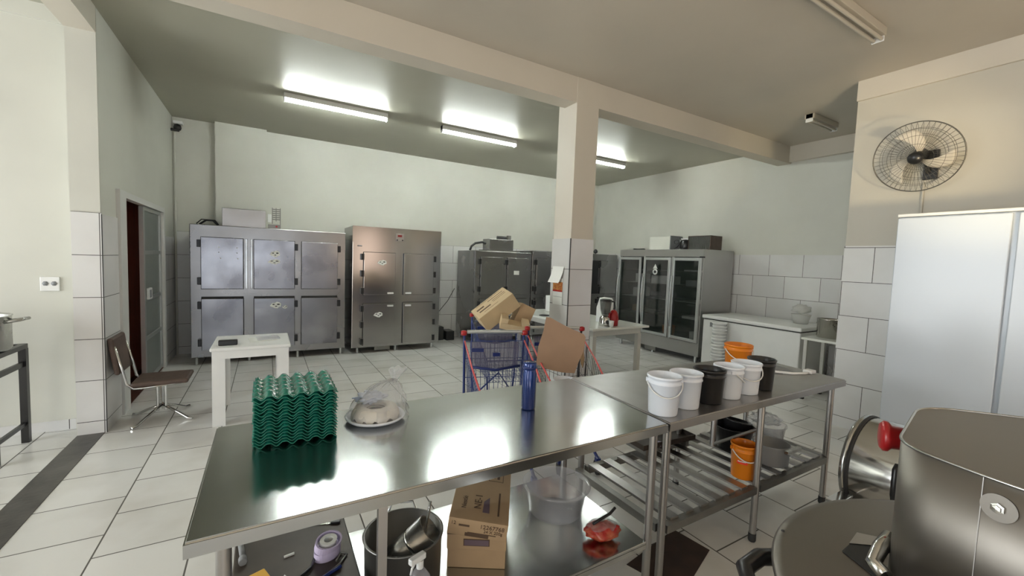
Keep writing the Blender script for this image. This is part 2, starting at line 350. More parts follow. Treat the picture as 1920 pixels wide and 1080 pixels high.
# ------------------------------------------------------------------ upright steel freezers
def door_panel(parent, x0, x1, z0, z1, y, hinge='l', latch=None, mt=None, hz=None, top_gap=False):
    d = obj('door', MB().box(x0, x1, y-.045, y, z0, z1, bev=.006), mt or m_steelD, parent)
    g = MB().box(x0-.004, x1+.004, y-.012, y+.004, z0-.005, z1+.003)
    if top_gap: g.box(x0, x1, y-.02, y, z1+.002, z1+.026)
    obj('gasket', g, m_rubber, d)
    hx = x0-.02 if hinge == 'l' else x1+.02
    for zz in (hz or (z0+.06, z1-.14)):
        obj('hinge', MB().box(hx-.022, hx+.022, y-.055, y-.002, zz, zz+.10, bev=.004), m_black, d)
    if latch: obj('latch', MB().box(latch[0]-.05, latch[0]+.05, y-.062, y-.045, latch[1]-.014, latch[1]+.014, bev=.004), m_white, d)
    return d
def sticker(parent, x, z, y, w=.14, h=.10, dark=True, pieces=1):
    b = MB(); n = 14
    pts = [(w/2*math.cos(2*PI*i/n)*(.85+.3*((i*7) % 3)/2), h/2*math.sin(2*PI*i/n)*(.8+.35*((i*5) % 4)/3)) for i in range(n)]
    b.prism(pts, 0, .0012, T(x, y, z) @ RX(R(90)))
    s = obj('sticker', b, m_paper, parent)
    g = MB()
    for (a, c, r1) in ((-.22, .12, .11), (.2, .14, .14), (0, -.18, .10)):
        g.lathe([(0, 0), (r1*h, 0), (r1*h, .0025), (0, .0025)], 10, T(x+a*w, y, z+c*h) @ RX(R(90)) @ Matrix.Diagonal((w/h, .8, 1, 1)), False)
    obj('sticker_print', g, m_black, s)
# six-door freezer
F1 = thing('upright_freezer', 'six-door dented steel freezer by the doorway, widest one on the back wall', 'freezer', (0, 7.1, 0), 0, 'steel freezers on the back wall')
b = MB().box(-.90, 1.085, 0, .78, .10, 1.945, bev=.008); b.box(-.86, 1.05, -.004, 0, .995, 1.03); obj('body', b, m_steelF, F1)
for (a, c) in ((-.775, -.285), (-.16, .365), (.455, .965)):
    hs = 'l' if a < -.5 else 'r'
    door_panel(F1, a, c, 1.06, 1.775, 0, hs); door_panel(F1, a, c, .205, .925, 0, hs, top_gap=True)
for x in (-.84, -.22, .41, 1.03): obj('foot', MB().cyl((x, .05, 0), (x, .05, .10), .02), m_alu, F1); 
for x in (-.84, 1.03): obj('foot', MB().cyl((x, .72, 0), (x, .72, .10), .02), m_alu, F1)
obj('trim_strip', MB().box(-.265, -.235, -.03, 0, 1.06, 1.775, bev=.004), m_steel, F1)
obj('trim_strip', MB().box(-.20, -.175, -.03, 0, 1.06, 1.775, bev=.004), m_steel, F1)
sticker(F1, .11, 1.575, -.047, .13, .09); sticker(F1, .10, 1.46, -.047, .16, .07); sticker(F1, .12, .82, -.047, .15, .09); sticker(F1, .235, .79, -.047, .07, .05)
for (x, z) in ((-.57, 1.64), (-.36, 1.64), (-.57, 1.57), (-.36, 1.57), (-.55, 1.49), (-.35, 1.49)): obj('rivet', MB().lathe([(0, .004), (.008, .003), (.008, 0)], 8, T(x, -.045, z) @ RX(R(90))), m_white, F1)
U1 = thing('compressor_cover', 'steel compressor box on top of the six-door freezer', 'compressor box', (-.28, 7.3, 1.946))
obj('cover', MB().box(-.27, .27, 0, .30, 0, .265, bev=.005), m_steelS, U1)
U2 = thing('controller_rack', 'small perforated control bracket beside the compressor box on the six-door freezer', 'controller', (.10, 7.3, 1.946))
g = MB()
for k in range(6): g.box(-.02, .075, 0, .01, .14+k*.03, .155+k*.03)
g.box(-.03, -.02, 0, .02, .08, .32); g.box(.075, .085, 0, .02, 0, .32); g.box(.02, .03, 0, .01, .12, .32)
obj('perforated_plate', g, m_dull, U2)
obj('control_box', MB().box(-.08, .08, -.01, .1, 0, .07, bev=.004), m_dull, U2); obj('control_box', MB().box(-.085, -.035, 0, .08, .10, .22, bev=.004), m_white, U2)
obj('red_knob', MB().cyl((.03, -.011, .04), (.03, -.03, .04), .014), m_red, U2)
hs = MB(); hs.tube([(-.60, 7.38, 1.96), (-.64, 7.38, 2.02), (-.74, 7.36, 2.02), (-.82, 7.4, 1.96)], .014); hs.tube([(-.62, 7.45, 1.965), (-.68, 7.45, 2.03), (-.80, 7.42, 2.03), (-.86, 7.42, 1.965)], .008)
tag(obj('refrigerant_hose', hs, m_black), 'black hoses curled on the left end of the six-door freezer top', 'hose')

# four-door freezer
F2 = thing('upright_freezer', 'four-door steel freezer with a small red display, second from the doorway', 'freezer', (0, 7.05, 0), 0, 'steel freezers on the back wall')
b = MB().box(1.18, 2.665, 0, .82, .09, 2.07, bev=.008); b.box(1.18, 2.665, -.006, 0, 1.815, 2.07); obj('body', b, m_steelC, F2)
for (a, c, z0, z1, hg, lz) in ((1.35, 1.86, .96, 1.66, 'l', .99), (2.0, 2.525, .96, 1.66, 'r', .99), (1.35, 1.86, .13, .82, 'l', .78), (2.0, 2.525, .13, .83, 'r', .78)):
    lx = c-.08 if hg == 'l' else a+.08
    door_panel(F2, a, c, z0, z1, 0, hg, (lx, lz), m_steelC, (z0+.02, (z0+z1)/2-.05, z1-.13))
for x in (1.28, 1.90, 2.55): obj('foot', MB().cyl((x, .06, 0), (x, .06, .09), .022), m_alu, F2)
for x in (1.28, 2.55): obj('foot', MB().cyl((x, .74, 0), (x, .74, .09), .022), m_alu, F2)
p = obj('display_plate', MB().box(1.86, 2.0, -.012, -.006, 1.86, 1.985, bev=.003), m_steelS, F2)
obj('display', MB().box(1.895, 1.965, -.0145, -.012, 1.93, 1.965), m_disp, p)
for x in (1.875, 1.965): obj('switch', MB().box(x, x+.022, -.018, -.012, 1.868, 1.888), m_black, p)
obj('name_plate', MB().box(1.255, 1.325, -.0075, -.006, 1.745, 1.765), m_grey, F2)
sticker(F2, 1.64, 1.495, -.047, .15, .08); sticker(F2, 1.59, .635, -.047, .15, .08)
obj('floor_vent', MB().box(1.55, 1.80, .02, .05, .03, .088), m_dull, F2)
# third freezer
F3 = thing('upright_freezer', 'four-door steel freezer directly left of the column, hoses on its top', 'freezer', (0, 7.1, 0), 0, 'steel freezers on the back wall')
obj('body', MB().box(3.36, 4.625, 0, .82, .10, 1.775, bev=.008), m_steelF, F3)
for (a, c, hg) in ((3.47, 3.94, 'l'), (4.05, 4.53, 'l')):
    door_panel(F3, a, c, .94, 1.66, 0, hg, None, m_steelF); door_panel(F3, a, c, .16, .86, 0, hg, None, m_steelF)
obj('label_card', MB().box(4.19, 4.31, -.048, -.046, 1.33, 1.41), m_paper, F3)
for x in (3.42, 4.57):
    for y in (.05, .76): obj('foot', MB().cyl((x, y, 0), (x, y, .10), .022), m_alu, F3)
F4 = thing('upright_freezer', 'steel freezer behind the column with dark door gaps, in the far right corner', 'freezer', (0, 7.1, 0), 0, 'steel freezers on the back wall')
obj('body', MB().box(4.64, 6.98, 0, .82, .10, 1.825, bev=.008), m_steelF, F4)
for (a, c, hg) in ((4.73, 5.20, 'l'), (5.30, 5.78, 'l'), (6.45, 6.92, 'l')):
    door_panel(F4, a, c, .94, 1.68, 0, hg, None, m_steelF); door_panel(F4, a, c, .16, .86, 0, hg, None, m_steelF)
obj('dark_panel', MB().box(5.88, 6.40, -.03, .0, .94, 1.68), m_black, F4)
for x in (4.72, 6.90):
    for y in (.05, .76): obj('foot', MB().cyl((x, y, 0), (x, y, .10), .022), m_alu, F4)
U3 = thing('compressor_unit', 'steel compressor box with a black coil on the freezer left of the column', 'compressor box', (4.08, 7.4, 1.776))
obj('cover', MB().box(-.27, .28, 0, .3, .03, .25, bev=.006), m_steelF, U3)
obj('base_plate', MB().box(-.34, .40, -.03, .33, 0, .03), m_dull, U3)
obj('coil', MB().cyl((-.05, .1, .285), (.16, .1, .285), .035), m_black, U3); obj('valve', MB().box(.18, .25, .05, .12, .25, .34, bev=.004), m_dull, U3)
hs = MB(); hs.tube([(3.75, 7.45, 1.93), (3.66, 7.43, 1.95), (3.5, 7.4, 1.92), (3.42, 7.4, 1.86), (3.39, 7.4, 1.78)], .022)
tag(obj('refrigerant_hose', hs, m_black), 'thick black hose arching left from the compressor near the column', 'hose')
tag(obj('ball_knob', MB().lathe([(0, 0), (.045, .03), (.05, .06), (.03, .10), (0, .11)], 12, T(6.40, 7.2, 1.826)), m_black), 'round black knob on the corner freezer top right of the column', 'knob')
g = MB().box(3.03, 3.20, 7.60, 7.88, .0, .18, bev=.01); g.box(2.86, 3.0, 7.66, 7.86, 0, .26, bev=.01)
tag(obj('floor_transformer', g, m_black), 'black box on the floor between two back wall freezers', 'box')
hs = MB(); hs.tube([(2.95, 7.82, .26), (2.92, 7.85, .5), (3.15, 7.88, .75), (3.3, 7.9, 1.0)], .007)
tag(obj('power_cable', hs, m_black), 'dark cable rising on the tiles between two back wall freezers', 'cable')

# ------------------------------------------------------------------ glass-door fridge on the right wall (front faces -X)
G = thing('glass_door_fridge', 'three-door glass-fronted steel fridge standing against the right wall', 'fridge', (6.2, 5.28, 0), 0)
b = MB(); b.box(.0, .80, -.95, -.93, .11, 1.91); b.box(0, .80, .93, .95, .11, 1.91); b.box(.78, .80, -.93, .93, .11, 1.91)
b.box(0, .78, -.93, .93, 1.78, 1.91); b.box(0, .78, -.93, .93, .11, .33)
for y in (-.335, .31): b.box(0.002, .04, y-.02, y+.02, .33, 1.78)
obj('body', b, m_steelG, G)
li = MB(); li.box(.76, .778, -.928, .928, .33, 1.78); li.box(.05, .76, -.928, -.92, .33, 1.78); li.box(.05, .76, .92, .928, .33, 1.78); li.box(.05, .76, -.92, .92, .331, .34); li.box(.05, .76, -.92, .92, 1.77, 1.779)
obj('liner', li, m_dark, G)
for y in (-.86, .05, .86):
    for x in (.06, .7): obj('foot', MB().cyl((x, y, 0), (x, y, .11), .024), m_alu, G)
bays = ((.36, .93), (-.31, .29), (-.92, -.36))
for (y0, y1) in bays:
    for z in (.70, 1.0, 1.27, 1.52):
        s = MB().box(.07, .74, y0+.02, y1-.02, z, z+.008)
        s.cyl((.065, y0+.02, z), (.065, y1-.02, z), .006)
        obj('shelf', s, m_wire if z != 1.0 else m_alu, G)
    d = MB(); w_ = .05; z0 = .345; z1 = 1.765
    d.box(-.04, 0, y0-.005, y0-.005+w_, z0, z1, bev=.004); d.box(-.04, 0, y1+.005-w_, y1+.005, z0, z1, bev=.004)
    d.box(-.039, 0, y0+w_-.005, y1-w_+.005, z1-w_, z1, bev=.004); d.box(-.039, 0, y0+w_-.005, y1-w_+.005, z0, z0+w_, bev=.004)
    D = obj('door', d, m_alu, G)
    obj('glass_pane', MB().box(-.024, -.018, y0+w_-.008, y1-w_+.008, z0+w_-.003, z1-w_+.003), m_glass, D)
    obj('handle', MB().tube([(-.04, y1-.02, .55), (-.075, y1-.02, .75), (-.085, y1-.02, 1.05), (-.075, y1-.02, 1.3), (-.04, y1-.02, 1.45)], .013), m_alu, D)
st = MB().lathe([(0, 0), (.055, 0), (.055, .002), (0, .002)], 16, T(-.026, .02, 1.50) @ RY(R(-90))); st.lathe([(0, 0), (.06, 0), (.06, .002), (0, .002)], 3, T(-.026, .02, 1.585) @ RY(R(-90)))
S = obj('sticker', st, m_paper, G); obj('sticker_print', MB().lathe([(0, 0), (.028, 0), (.028, .004), (0, .004)], 8, T(-.026, .02, 1.50) @ RY(R(-90))), m_black, S)
obj('hinge', MB().box(-.05, 0, -.965, -.90, 1.765, 1.79), m_black, G); obj('floor_vent', MB().box(.02, .05, -.05, .2, .03, .109), m_dull, G)
def inbox(x, y, z, sx, sy, sz, m_, name, label, cat):
    tag(obj(name, MB().box(-sx/2, sx/2, -sy/2, sy/2, 0, sz, bev=.006), m_, None, (x, y, z)), label, cat)
inbox(6.40, 5.78, 1.279, .22, .18, .17, m_white, 'food_container', 'small white container on the upper shelf of the left fridge bay', 'container')
inbox(6.40, 5.80, 1.009, .22, .24, .17, m_white, 'food_container', 'white container on the middle shelf of the left fridge bay', 'container')
inbox(6.40, 5.85, .709, .2, .16, .12, m_cardl, 'food_carton', 'pale carton on the lowest shelf of the left fridge bay', 'carton')
inbox(6.42, 5.25, 1.279, .3, .42, .15, m_white, 'food_container', 'wide pale container on the upper shelf of the middle fridge bay', 'container')
inbox(6.42, 5.28, 1.009, .3, .36, .12, m_clearp, 'food_container', 'clear container on the middle shelf of the middle fridge bay', 'container')
inbox(6.40, 4.62, 1.529, .25, .28, .03, m_alu, 'foil_dish', 'flat foil dish on the top shelf of the right fridge bay', 'dish')
inbox(6.40, 4.60, 1.279, .25, .22, .10, m_grey, 'food_container', 'grey container on the upper shelf of the right fridge bay', 'container')
inbox(6.40, 4.60, .709, .25, .3, .05, m_white, 'egg_tray', 'pale tray on the lowest shelf of the right fridge bay', 'tray')
tag(obj('food_tub', MB().lathe([(0, 0), (.10, 0), (.12, .18), (.112, .18), (.094, .01), (0, .01)], 20), m_orange, None, (6.42, 5.12, .342)), 'amber tub on the floor of the middle fridge bay', 'tub')
tag(obj('food_tub', MB().lathe([(0, 0), (.06, 0), (.065, .15), (.058, .15), (.054, .01), (0, .01)], 20), m_white, None, (6.36, 4.56, .342)), 'white tub on the floor of the right fridge bay', 'tub')
tag(obj('flask', MB().lathe([(0, 0), (.05, 0), (.05, .28), (.03, .32), (0, .32)], 18), m_black, None, (6.55, 4.60, .342)), 'tall dark flask behind the white tub in the right fridge bay', 'flask')
# on top of glass fridge
tag(obj('metal_cover', MB().box(-.01, .35, -.235, .235, 0, .25, bev=.004), m_wall, None, (6.4, 5.42, 1.911)), 'pale grey metal box on the left of the glass-door fridge top', 'box')
tag(obj('divider_plate', MB().box(-.03, .3, -.008, .008, 0, .26), m_grey, None, (6.4, 5.165, 1.911)), 'thin grey plate standing beside the pale box on the fridge', 'plate')
cm = thing('compressor', 'black compressor with coiled pipes on the glass-door fridge top', 'compressor', (6.5, 4.93, 1.911))
obj('motor', MB().lathe([(0, 0), (.09, .0), (.10, .05), (.10, .12), (.07, .18), (0, .19)], 20), m_black, cm)
g = MB(); g.tube([(-.1, .12+.05*math.cos(a), .14+.035*math.sin(a)) for a in [k*PI/6 for k in range(12)]], .006, closed=True)
g.tube([(-.06, .08, .22), (-.10, .02, .16), (-.12, .08, .05), (-.1, .16, .02)], .008); obj('pipe', g, m_black, cm); obj('fan_plate', MB().box(.1, .11, -.02, .2, 0, .22), m_white, cm)
cn = thing('condenser', 'dark brown finned condenser box at the right of the fridge top', 'condenser', (6.4, 4.585, 1.911))
g = MB()
for k in range(20): g.box(.0, .30, -.20+k*.021, -.20+k*.021+.008, .012, .228)
obj('fins', g, m_dull, cn)
g = MB(); g.box(-.008, .31, -.212, -.203, 0, .24); g.box(-.008, .31, .209, .218, 0, .24); g.box(-.008, .31, -.203, .209, .23, .24); g.box(-.008, .31, -.203, .209, 0, .01); g.box(.15, .16, -.203, .209, .01, .23); obj('frame', g, m_brown, cn)
tag(obj('cable_coil', MB().tube([(.09*math.cos(a), .12*math.sin(a), .012+.004*math.sin(3*a)) for a in [k*PI/8 for k in range(16)]], .009, closed=True), m_black, None, (6.32, 5.85, 1.912)), 'black coil of cable lying flat on the left end of the fridge top', 'cable')

# ------------------------------------------------------------------ chest freezer, table, pot
CF = thing('chest_freezer', 'long white chest freezer against the right wall beside the glass-door fridge', 'freezer', (6.05, 3.45, 0))
obj('body', MB().box(0, .78, -.70, .72, .06, .79, bev=.012), m_white, CF)
obj('gasket', MB().box(.01, .77, -.69, .71, .79, .806), m_rubber, CF)
obj('lid', MB().box(-.02, .80, -.715, .735, .806, .862, bev=.014), m_white, CF)
for x in (.1, .68):
    for y in (-.62, .64): obj('foot', MB().cyl((x, y, 0), (x, y, .06), .025), m_black, CF)
obj('label_plate', MB().box(-.0015, 0, .55, .60, .68, .75), m_grey, CF)
b0 = None
for k in range(14):      # nested stack of lids / tubs in front of the chest
    if b0 is None:
        r = .098; b0 = obj('nested_bucket', MB().lathe([(0, 0), (r*.86, 0), (r*.93, .14), (r*1.04, .145), (r*1.04, .165), (r*.98, .168), (r*.93, .165), (r*.91, .15), (r*.84, .006), (0, .006)], 24), m_white); o = b0
    else: o = b0.copy(); COL.objects.link(o)
    o.location = (5.92+random.uniform(-.003, .003), 3.80+random.uniform(-.004, .004), .001+k*.048)
    tag(o, 'topmost of the nested white buckets stacked in front of the chest freezer' if k == 13 else 'one of the nested white buckets below the topmost, stacked by the chest freezer', 'bucket', 'nested white buckets')
tb = thing('plastic_tub', 'translucent tub holding a crumpled bag on the chest freezer lid', 'tub', (6.55, 2.99, .863))
obj('tub', MB().lathe([(0, 0), (.085, 0), (.12, .13), (.125, .135), (.115, .13), (.08, .008), (0, .008)], 24), m_milky, tb)
def crumple(cx, cy, cz, rx, ry, rz, seed, nu=26, nv=16, amp=.22, top=None):
    rnd = random.Random(seed); ph = [(rnd.uniform(0, 6), rnd.randint(2, 7), rnd.randint(1, 6)) for _ in range(8)]
    def f(u, v):
        a = 2*PI*u; b = PI*(v-.5)*.998; k = 1+sum(math.sin(m_*a+p_)*math.cos(n_*b*1.5+p_) for p_, m_, n_ in ph)*amp/3
        return (cx+rx*k*math.cos(a)*math.cos(b), cy+ry*k*math.sin(a)*math.cos(b), cz+rz*k*math.sin(b))
    return f
tag(obj('plastic_bag', MB().grid(crumple(6.50, 2.97, 1.075, .09, .11, .06, 3), 26, 14, True), m_milky), 'crumpled clear bag sitting in the tub on the chest freezer', 'bag')
ST = thing('side_table', 'small white table at the right end of the chest freezer', 'table', (5.78, 2.4, 0))
obj('table_top', MB().box(0, .56, -.22, .22, .755, .785, bev=.006), m_marble, ST)
for x in (.05, .51):
    for y in (-.18, .18): obj('leg', MB().box(x-.018, x+.018, y-.018, y+.018, .02, .755), m_tabw, ST); obj('rubber_foot', MB().box(x-.02, x+.02, y-.02, y+.02, 0, .02), m_rubber, ST)
PT = thing('stock_pot', 'shiny steel pot standing on the small white side table', 'pot', (6.08, 2.45, .786))
obj('pot_body', MB().lathe([(0, 0), (.120, 0), (.125, .01), (.125, .225), (.132, .235), (.125, .237), (.117, .22), (.12, .012), (0, .012)], 32), m_potc, PT)
for a in (60, 240): 
    c_, s_ = math.cos(R(a)), math.sin(R(a)); obj('handle', MB().tube([(c_*.13-s_*.04, s_*.13+c_*.04, .16), (c_*.17-s_*.03, s_*.17+c_*.03, .165), (c_*.17+s_*.03, s_*.17-c_*.03, .165), (c_*.13+s_*.04, s_*.13-c_*.04, .16)], .006), m_potc, PT)
tag(obj('steel_cabinet', MB().box(6.60, 7.0, 2.05, 2.65, .02, .62, bev=.01), m_steelF), 'dark low steel cabinet behind the small white side table', 'cabinet')

# ------------------------------------------------------------------ long white table behind the column
LT = thing('long_table', 'long white table standing behind the tiled column', 'table', (3.95, 4.86, 0))
obj('table_top', MB().box(-.50, .50, -1.0, 1.0, .772, .80, bev=.006), m_marble, LT)
obj('apron', MB().box(-.42, .42, -.92, .92, .69, .772), m_tabw, LT)
for x in (-.40, .40):
    for y in (-.9, .9): obj('leg', MB().box(x-.03, x+.03, y-.03, y+.03, 0, .69, bev=.003), m_tabw, LT)
BL = thing('blender', 'blender with a steel base and dark handle on the long white table', 'blender', (3.83, 4.06, .801), R(-20))
obj('base', MB().lathe([(0, 0), (.075, 0), (.08, .02), (.07, .10), (.05, .13), (0, .135)], 20), m_chrome, BL)
obj('jar', MB().lathe([(0, .136), (.05, .136), (.065, .20), (.078, .32), (.072, .32), (.06, .2), (.045, .145), (0, .145)], 20), m_glass, BL)
obj('lid', MB().lathe([(0, .35), (.04, .35), (.078, .34), (.08, .321), (0, .321)], 20), m_black, BL)
obj('handle', MB().tube([(.075, 0, .32), (.12, 0, .31), (.13, 0, .24), (.10, 0, .17), (.062, 0, .16)], .012), m_black, BL)
obj('knob', MB().cyl((0, -.075, .055), (0, -.10, .055), .025), m_black, BL)
tag(obj('white_appliance', MB().prism([(0, 0), (.16, 0), (.16, .30), (.13, .34), (.05, .33), (0, .2)], 0, .16, T(3.98, 4.40, .801) @ RX(R(90))), m_white), 'white boxy appliance behind the red jug on the long table', 'appliance')
KT = thing('thermos_jug', 'red thermos jug on the long white table', 'jug', (3.94, 4.02, .801), R(10))
obj('jug_body', MB().lathe([(0, 0), (.058, 0), (.062, .02), (.062, .11), (.055, .16), (.035, .195), (.012, .21), (0, .21)], 24), m_red, KT)
obj('handle', MB().tube([(-.05, 0, .17), (-.09, 0, .16), (-.10, 0, .10), (-.085, 0, .06), (-.058, 0, .05)], .010), m_red, KT)
obj('spout', MB().cyl((.05, 0, .05), (.088, -.02, .075), .014, .008), m_red, KT)
tag(obj('cup', MB().lathe([(0, 0), (.026, 0), (.034, .08), (.031, .08), (.023, .005), (0, .005)], 18), m_white, None, (3.82, 3.93, .801)), 'white plastic cup in front of the red jug', 'cup')
tag(obj('white_carton', MB().box(-.10, .10, -.10, .10, 0, .26, bev=.01), m_white, None, (4.05, 5.50, .801)), 'tall white carton at the far end of the long table', 'carton')
tag(obj('dark_pan_lid', MB().lathe([(0, 0), (.09, 0), (.09, .01), (.04, .022), (0, .024)], 20), m_black, None, (3.60, 5.1, .801)), 'dark round lid lying on the left side of the long table', 'lid')

# calendar and paper on the column
CA = thing('calendar', 'wall calendar with a food picture hung on the side of the column', 'calendar', (2.772, 3.70, 0))
g = MB().box(-.005, -.001, -.085, .085, 1.14, 1.43); obj('calendar_page', g, m_marble, CA)
obj('picture', MB().box(-.008, -.005, -.085, .085, 1.29, 1.39), m_food, CA)
obj('red_band', MB().box(-.0095, -.008, -.085, .085, 1.283, 1.30), m_red, CA)
obj('ruled_line', MB().box(-.0065, -.005, -.08, .08, 1.225, 1.228), m_grey, CA)
tag(obj('paper_sheet', MB().grid(lambda u, v: (2.764-.045*v*v, 3.60+.20*u+.03*v, 1.56-.18*v), 6, 8), m_paper), 'white paper sheet folded over the calendar on the column', 'paper')
tag(obj('dark_cable', MB().tube([(3.06, 3.512, 0.002), (3.06, 3.512, .5), (3.07, 3.512, .70)], .006), m_black), 'dark cable running down the front of the column', 'cable')

# ------------------------------------------------------------------ camera in corner, fan, outlet
SCM = thing('security_camera', 'small dark dome camera high in the back left corner', 'camera', (-1.12, 7.88, 3.36))
obj('camera_base', MB().box(-.05, .06, -.02, .07, .06, .10, bev=.005), m_white, SCM); obj('lens_ball', MB().lathe([(0, -.05), (.04, -.03), (.05, 0), (.04, .04), (0, .06)], 16), m_black, SCM); obj('arm', MB().cyl((-.09, -.03, -.04), (.02, 0, -.035), .02), m_black, SCM)
SW = thing('wall_outlet', 'white double wall outlet on the left recess wall', 'outlet', (-1.57, 4.988, 1.265))
obj('plate', MB().box(-.058, .058, -.012, 0, -.06, .06, bev=.004), m_white, SW)
for s in (-1, 1): obj('socket', MB().lathe([(0, 0), (.02, 0), (.02, .003), (0, .003)], 6, T(s*.026, -.012, .004) @ RX(R(90))), m_grey, SW)
FN = thing('wall_fan', 'oscillating wall fan with a round wire cage on the right wall', 'fan', (5.168, 1.40, 2.63))
tilt = Matrix.Translation((-.20, .05, .02)) @ RZ(R(6)) @ RY(R(-18)) @ RY(R(-90))      # disc axis towards the room
g = MB(); Rr = .30
def dome(r, s): return s*(.075*(1-(r/Rr)**2)**.5 if r < Rr else 0)
for s in (1, -1):
    for k in range(48):
        a = 2*PI*k/48; pts = [(r*math.cos(a), r*math.sin(a), dome(r, s)) for r in (.05, .12, .19, .24, .27, Rr)]
        g.tube(pts, .0011, 4)
    for r in (.12, .19, .245): g.tube([(r*math.cos(a), r*math.sin(a), dome(r, s)) for a in [2*PI*q/40 for q in range(40)]], .0014, 4, True)
g.tube([(Rr*math.cos(a), Rr*math.sin(a), 0) for a in [2*PI*q/56 for q in range(56)]], .005, 6, True)
bmesh.ops.transform(g.bm, matrix=tilt, verts=g.bm.verts); obj('cage', g, m_wire, FN)
g = MB().lathe([(0, .095), (.04, .09), (.052, .07), (.052, .062), (0, .062)], 24, tilt); obj('front_cap', g, m_black, FN)
for k in range(3):
    a0 = R(100+120*k)
    def bl(u, v, a0=a0):
        r = .045+.20*u; a = a0+(v-.5)*(.55+.35*u*(1-u)*2)+.75*u; p = Vector((r*math.cos(a), r*math.sin(a), -.01+.04*(v-.5)))
        return tilt @ p
    b_ = obj('blade', MB().grid(bl, 8, 6), m_beam, FN); sm = b_.modifiers.new('s', 'SOLIDIFY'); sm.thickness = .003
g = MB().lathe([(0, .03), (.045, .03), (.05, .0), (.055, -.06), (.06, -.13), (.03, -.16), (0, -.16)], 20, tilt); obj('motor', g, m_black, FN)
g = MB().cyl((-.09, .02, .0), (-.03, .01, -.10), .018); g.box(-.03, -.001, -.05, .05, -.16, .10, bev=.006); obj('bracket', g, m_black, FN)

# ------------------------------------------------------------------ chair and plastic table
CH = thing('swivel_chair', 'brown vinyl chair with chrome rails facing right beside the doorway', 'chair', (-.85, 4.98, 0))
def leg(a, L_): return MB().tube([(0, 0, .13), (math.cos(a)*L_*.55, math.sin(a)*L_*.55, .06), (math.cos(a)*L_*.85, math.sin(a)*L_*.85, .016), (math.cos(a)*L_, math.sin(a)*L_, .014)], .012)
for a in (-30, 60, 150, 240): obj('leg', leg(R(a-5), .30), m_chrome, CH)
g = MB()
for dx, dy in ((-.03, -.02), (.03, -.02), (0, .03)): g.cyl((dx, dy, .08), (dx, dy, .36), .012)
g.box(-.07, .07, -.07, .07, .355, .37); obj('post', g, m_chrome, CH)
for s in (-1, 1): obj('side_rail', MB().tube([(.17, s*.17, .365), (-.10, s*.17, .345), (-.17, s*.17, .345), (-.215, s*.17, .39), (-.24, s*.17, .52), (-.29, s*.165, .73)], .011), m_chrome, CH)
obj('seat', MB().box(-.19, .22, -.19, .19, .358, .40, bev=.018), m_brown, CH)
obj('backrest', MB(None).box(-.02, .02, -.19, .19, 0, .33, RY(R(-8)) , bev=.018), m_brown, CH, (-.27, 0, .48))
PTb = thing('plastic_table', 'white moulded plastic table in front of the six-door freezer', 'table', (-.13, 4.83, 0))
obj('table_top', MB().box(-.31, .33, -.33, .33, .69, .722, bev=.010), m_white, PTb)
g = MB(); g.box(-.29, .31, -.315, -.30, .62, .69); g.box(-.29, .31, .30, .315, .62, .69); g.box(-.295, -.28, -.30, .30, .62, .69); g.box(.295, .31, -.30, .30, .62, .69); obj('apron', g, m_white, PTb)
for sx in (-1, 1):
    for sy in (-1, 1):
        q = MB(); cx = .01+sx*.255; cy = sy*.265
        q.prism([(cx-sx*.05, cy+sy*.045), (cx+sx*.05, cy+sy*.045), (cx+sx*.05, cy-sy*.055), (cx+sx*.035, cy-sy*.055), (cx+sx*.035, cy+sy*.028), (cx-sx*.05, cy+sy*.028)][::sx*sy], 0, .69); obj('leg', q, m_white, PTb)
BX = thing('black_case', 'small black case on the white plastic table', 'case', (-.31, 4.64, .7225), R(2))
obj('case_body', MB().box(-.075, .075, -.03, .03, 0, .048, bev=.008), m_black, BX)
PP = thing('paper_stack', 'loose white papers under a clear tray on the plastic table', 'paper', (-.02, 4.83, .7225), R(8))
obj('paper', MB().box(-.13, .10, -.10, .10, 0, .006), m_paper, PP); obj('clear_tray', MB().box(-.07, .13, -.08, .07, .007, .022, bev=.006), m_clearp, PP)
# left stove stand and pot
SD = thing('stove_stand', 'black iron stove stand at the left edge below the steel pot', 'stand', (-1.98, 4.55, 0))
g = MB(); g.box(-.33, .33, -.25, -.21, .765, .80); g.box(-.33, .33, .21, .25, .765, .80); g.box(-.33, -.29, -.21, .21, .765, .80); g.box(.29, .33, -.21, .21, .765, .80); g.box(-.02, .02, -.21, .21, .77, .795); obj('top_frame', g, m_black, SD)
for sx in (-1, 1):
    for sy in (-1, 1): obj('leg', MB().box(sx*.31-.022, sx*.31+.022, sy*.23-.022, sy*.23+.022, 0, .765), m_black, SD)
g = MB(); g.box(-.29, .29, -.24, -.22, .62, .66); g.box(.30, .32, -.21, .21, .62, .66); obj('stretcher', g, m_black, SD); g = MB(); g.box(-.29, .29, -.24, -.22, .14, .17); g.box(.30, .32, -.21, .21, .14, .17); obj('stretcher', g, m_black, SD)
SP = thing('large_pot', 'dented aluminium pot with a side handle on the black stove stand', 'pot', (-1.86, 4.50, .801))
obj('pot_body', MB().lathe([(0, 0), (.21, 0), (.225, .02), (.225, .25), (.232, .262), (.222, .262), (.215, .25), (.212, .02), (0, .015)], 36), m_pot, SP)
obj('handle', MB().tube([(.20, -.05, .215), (.30, -.045, .235), (.31, .045, .235), (.20, .05, .215)], .012), m_pot, SP)
obj('handle', MB().tube([(-.20, -.05, .215), (-.30, -.045, .235), (-.31, .045, .235), (-.20, .05, .215)], .012), m_pot, SP)

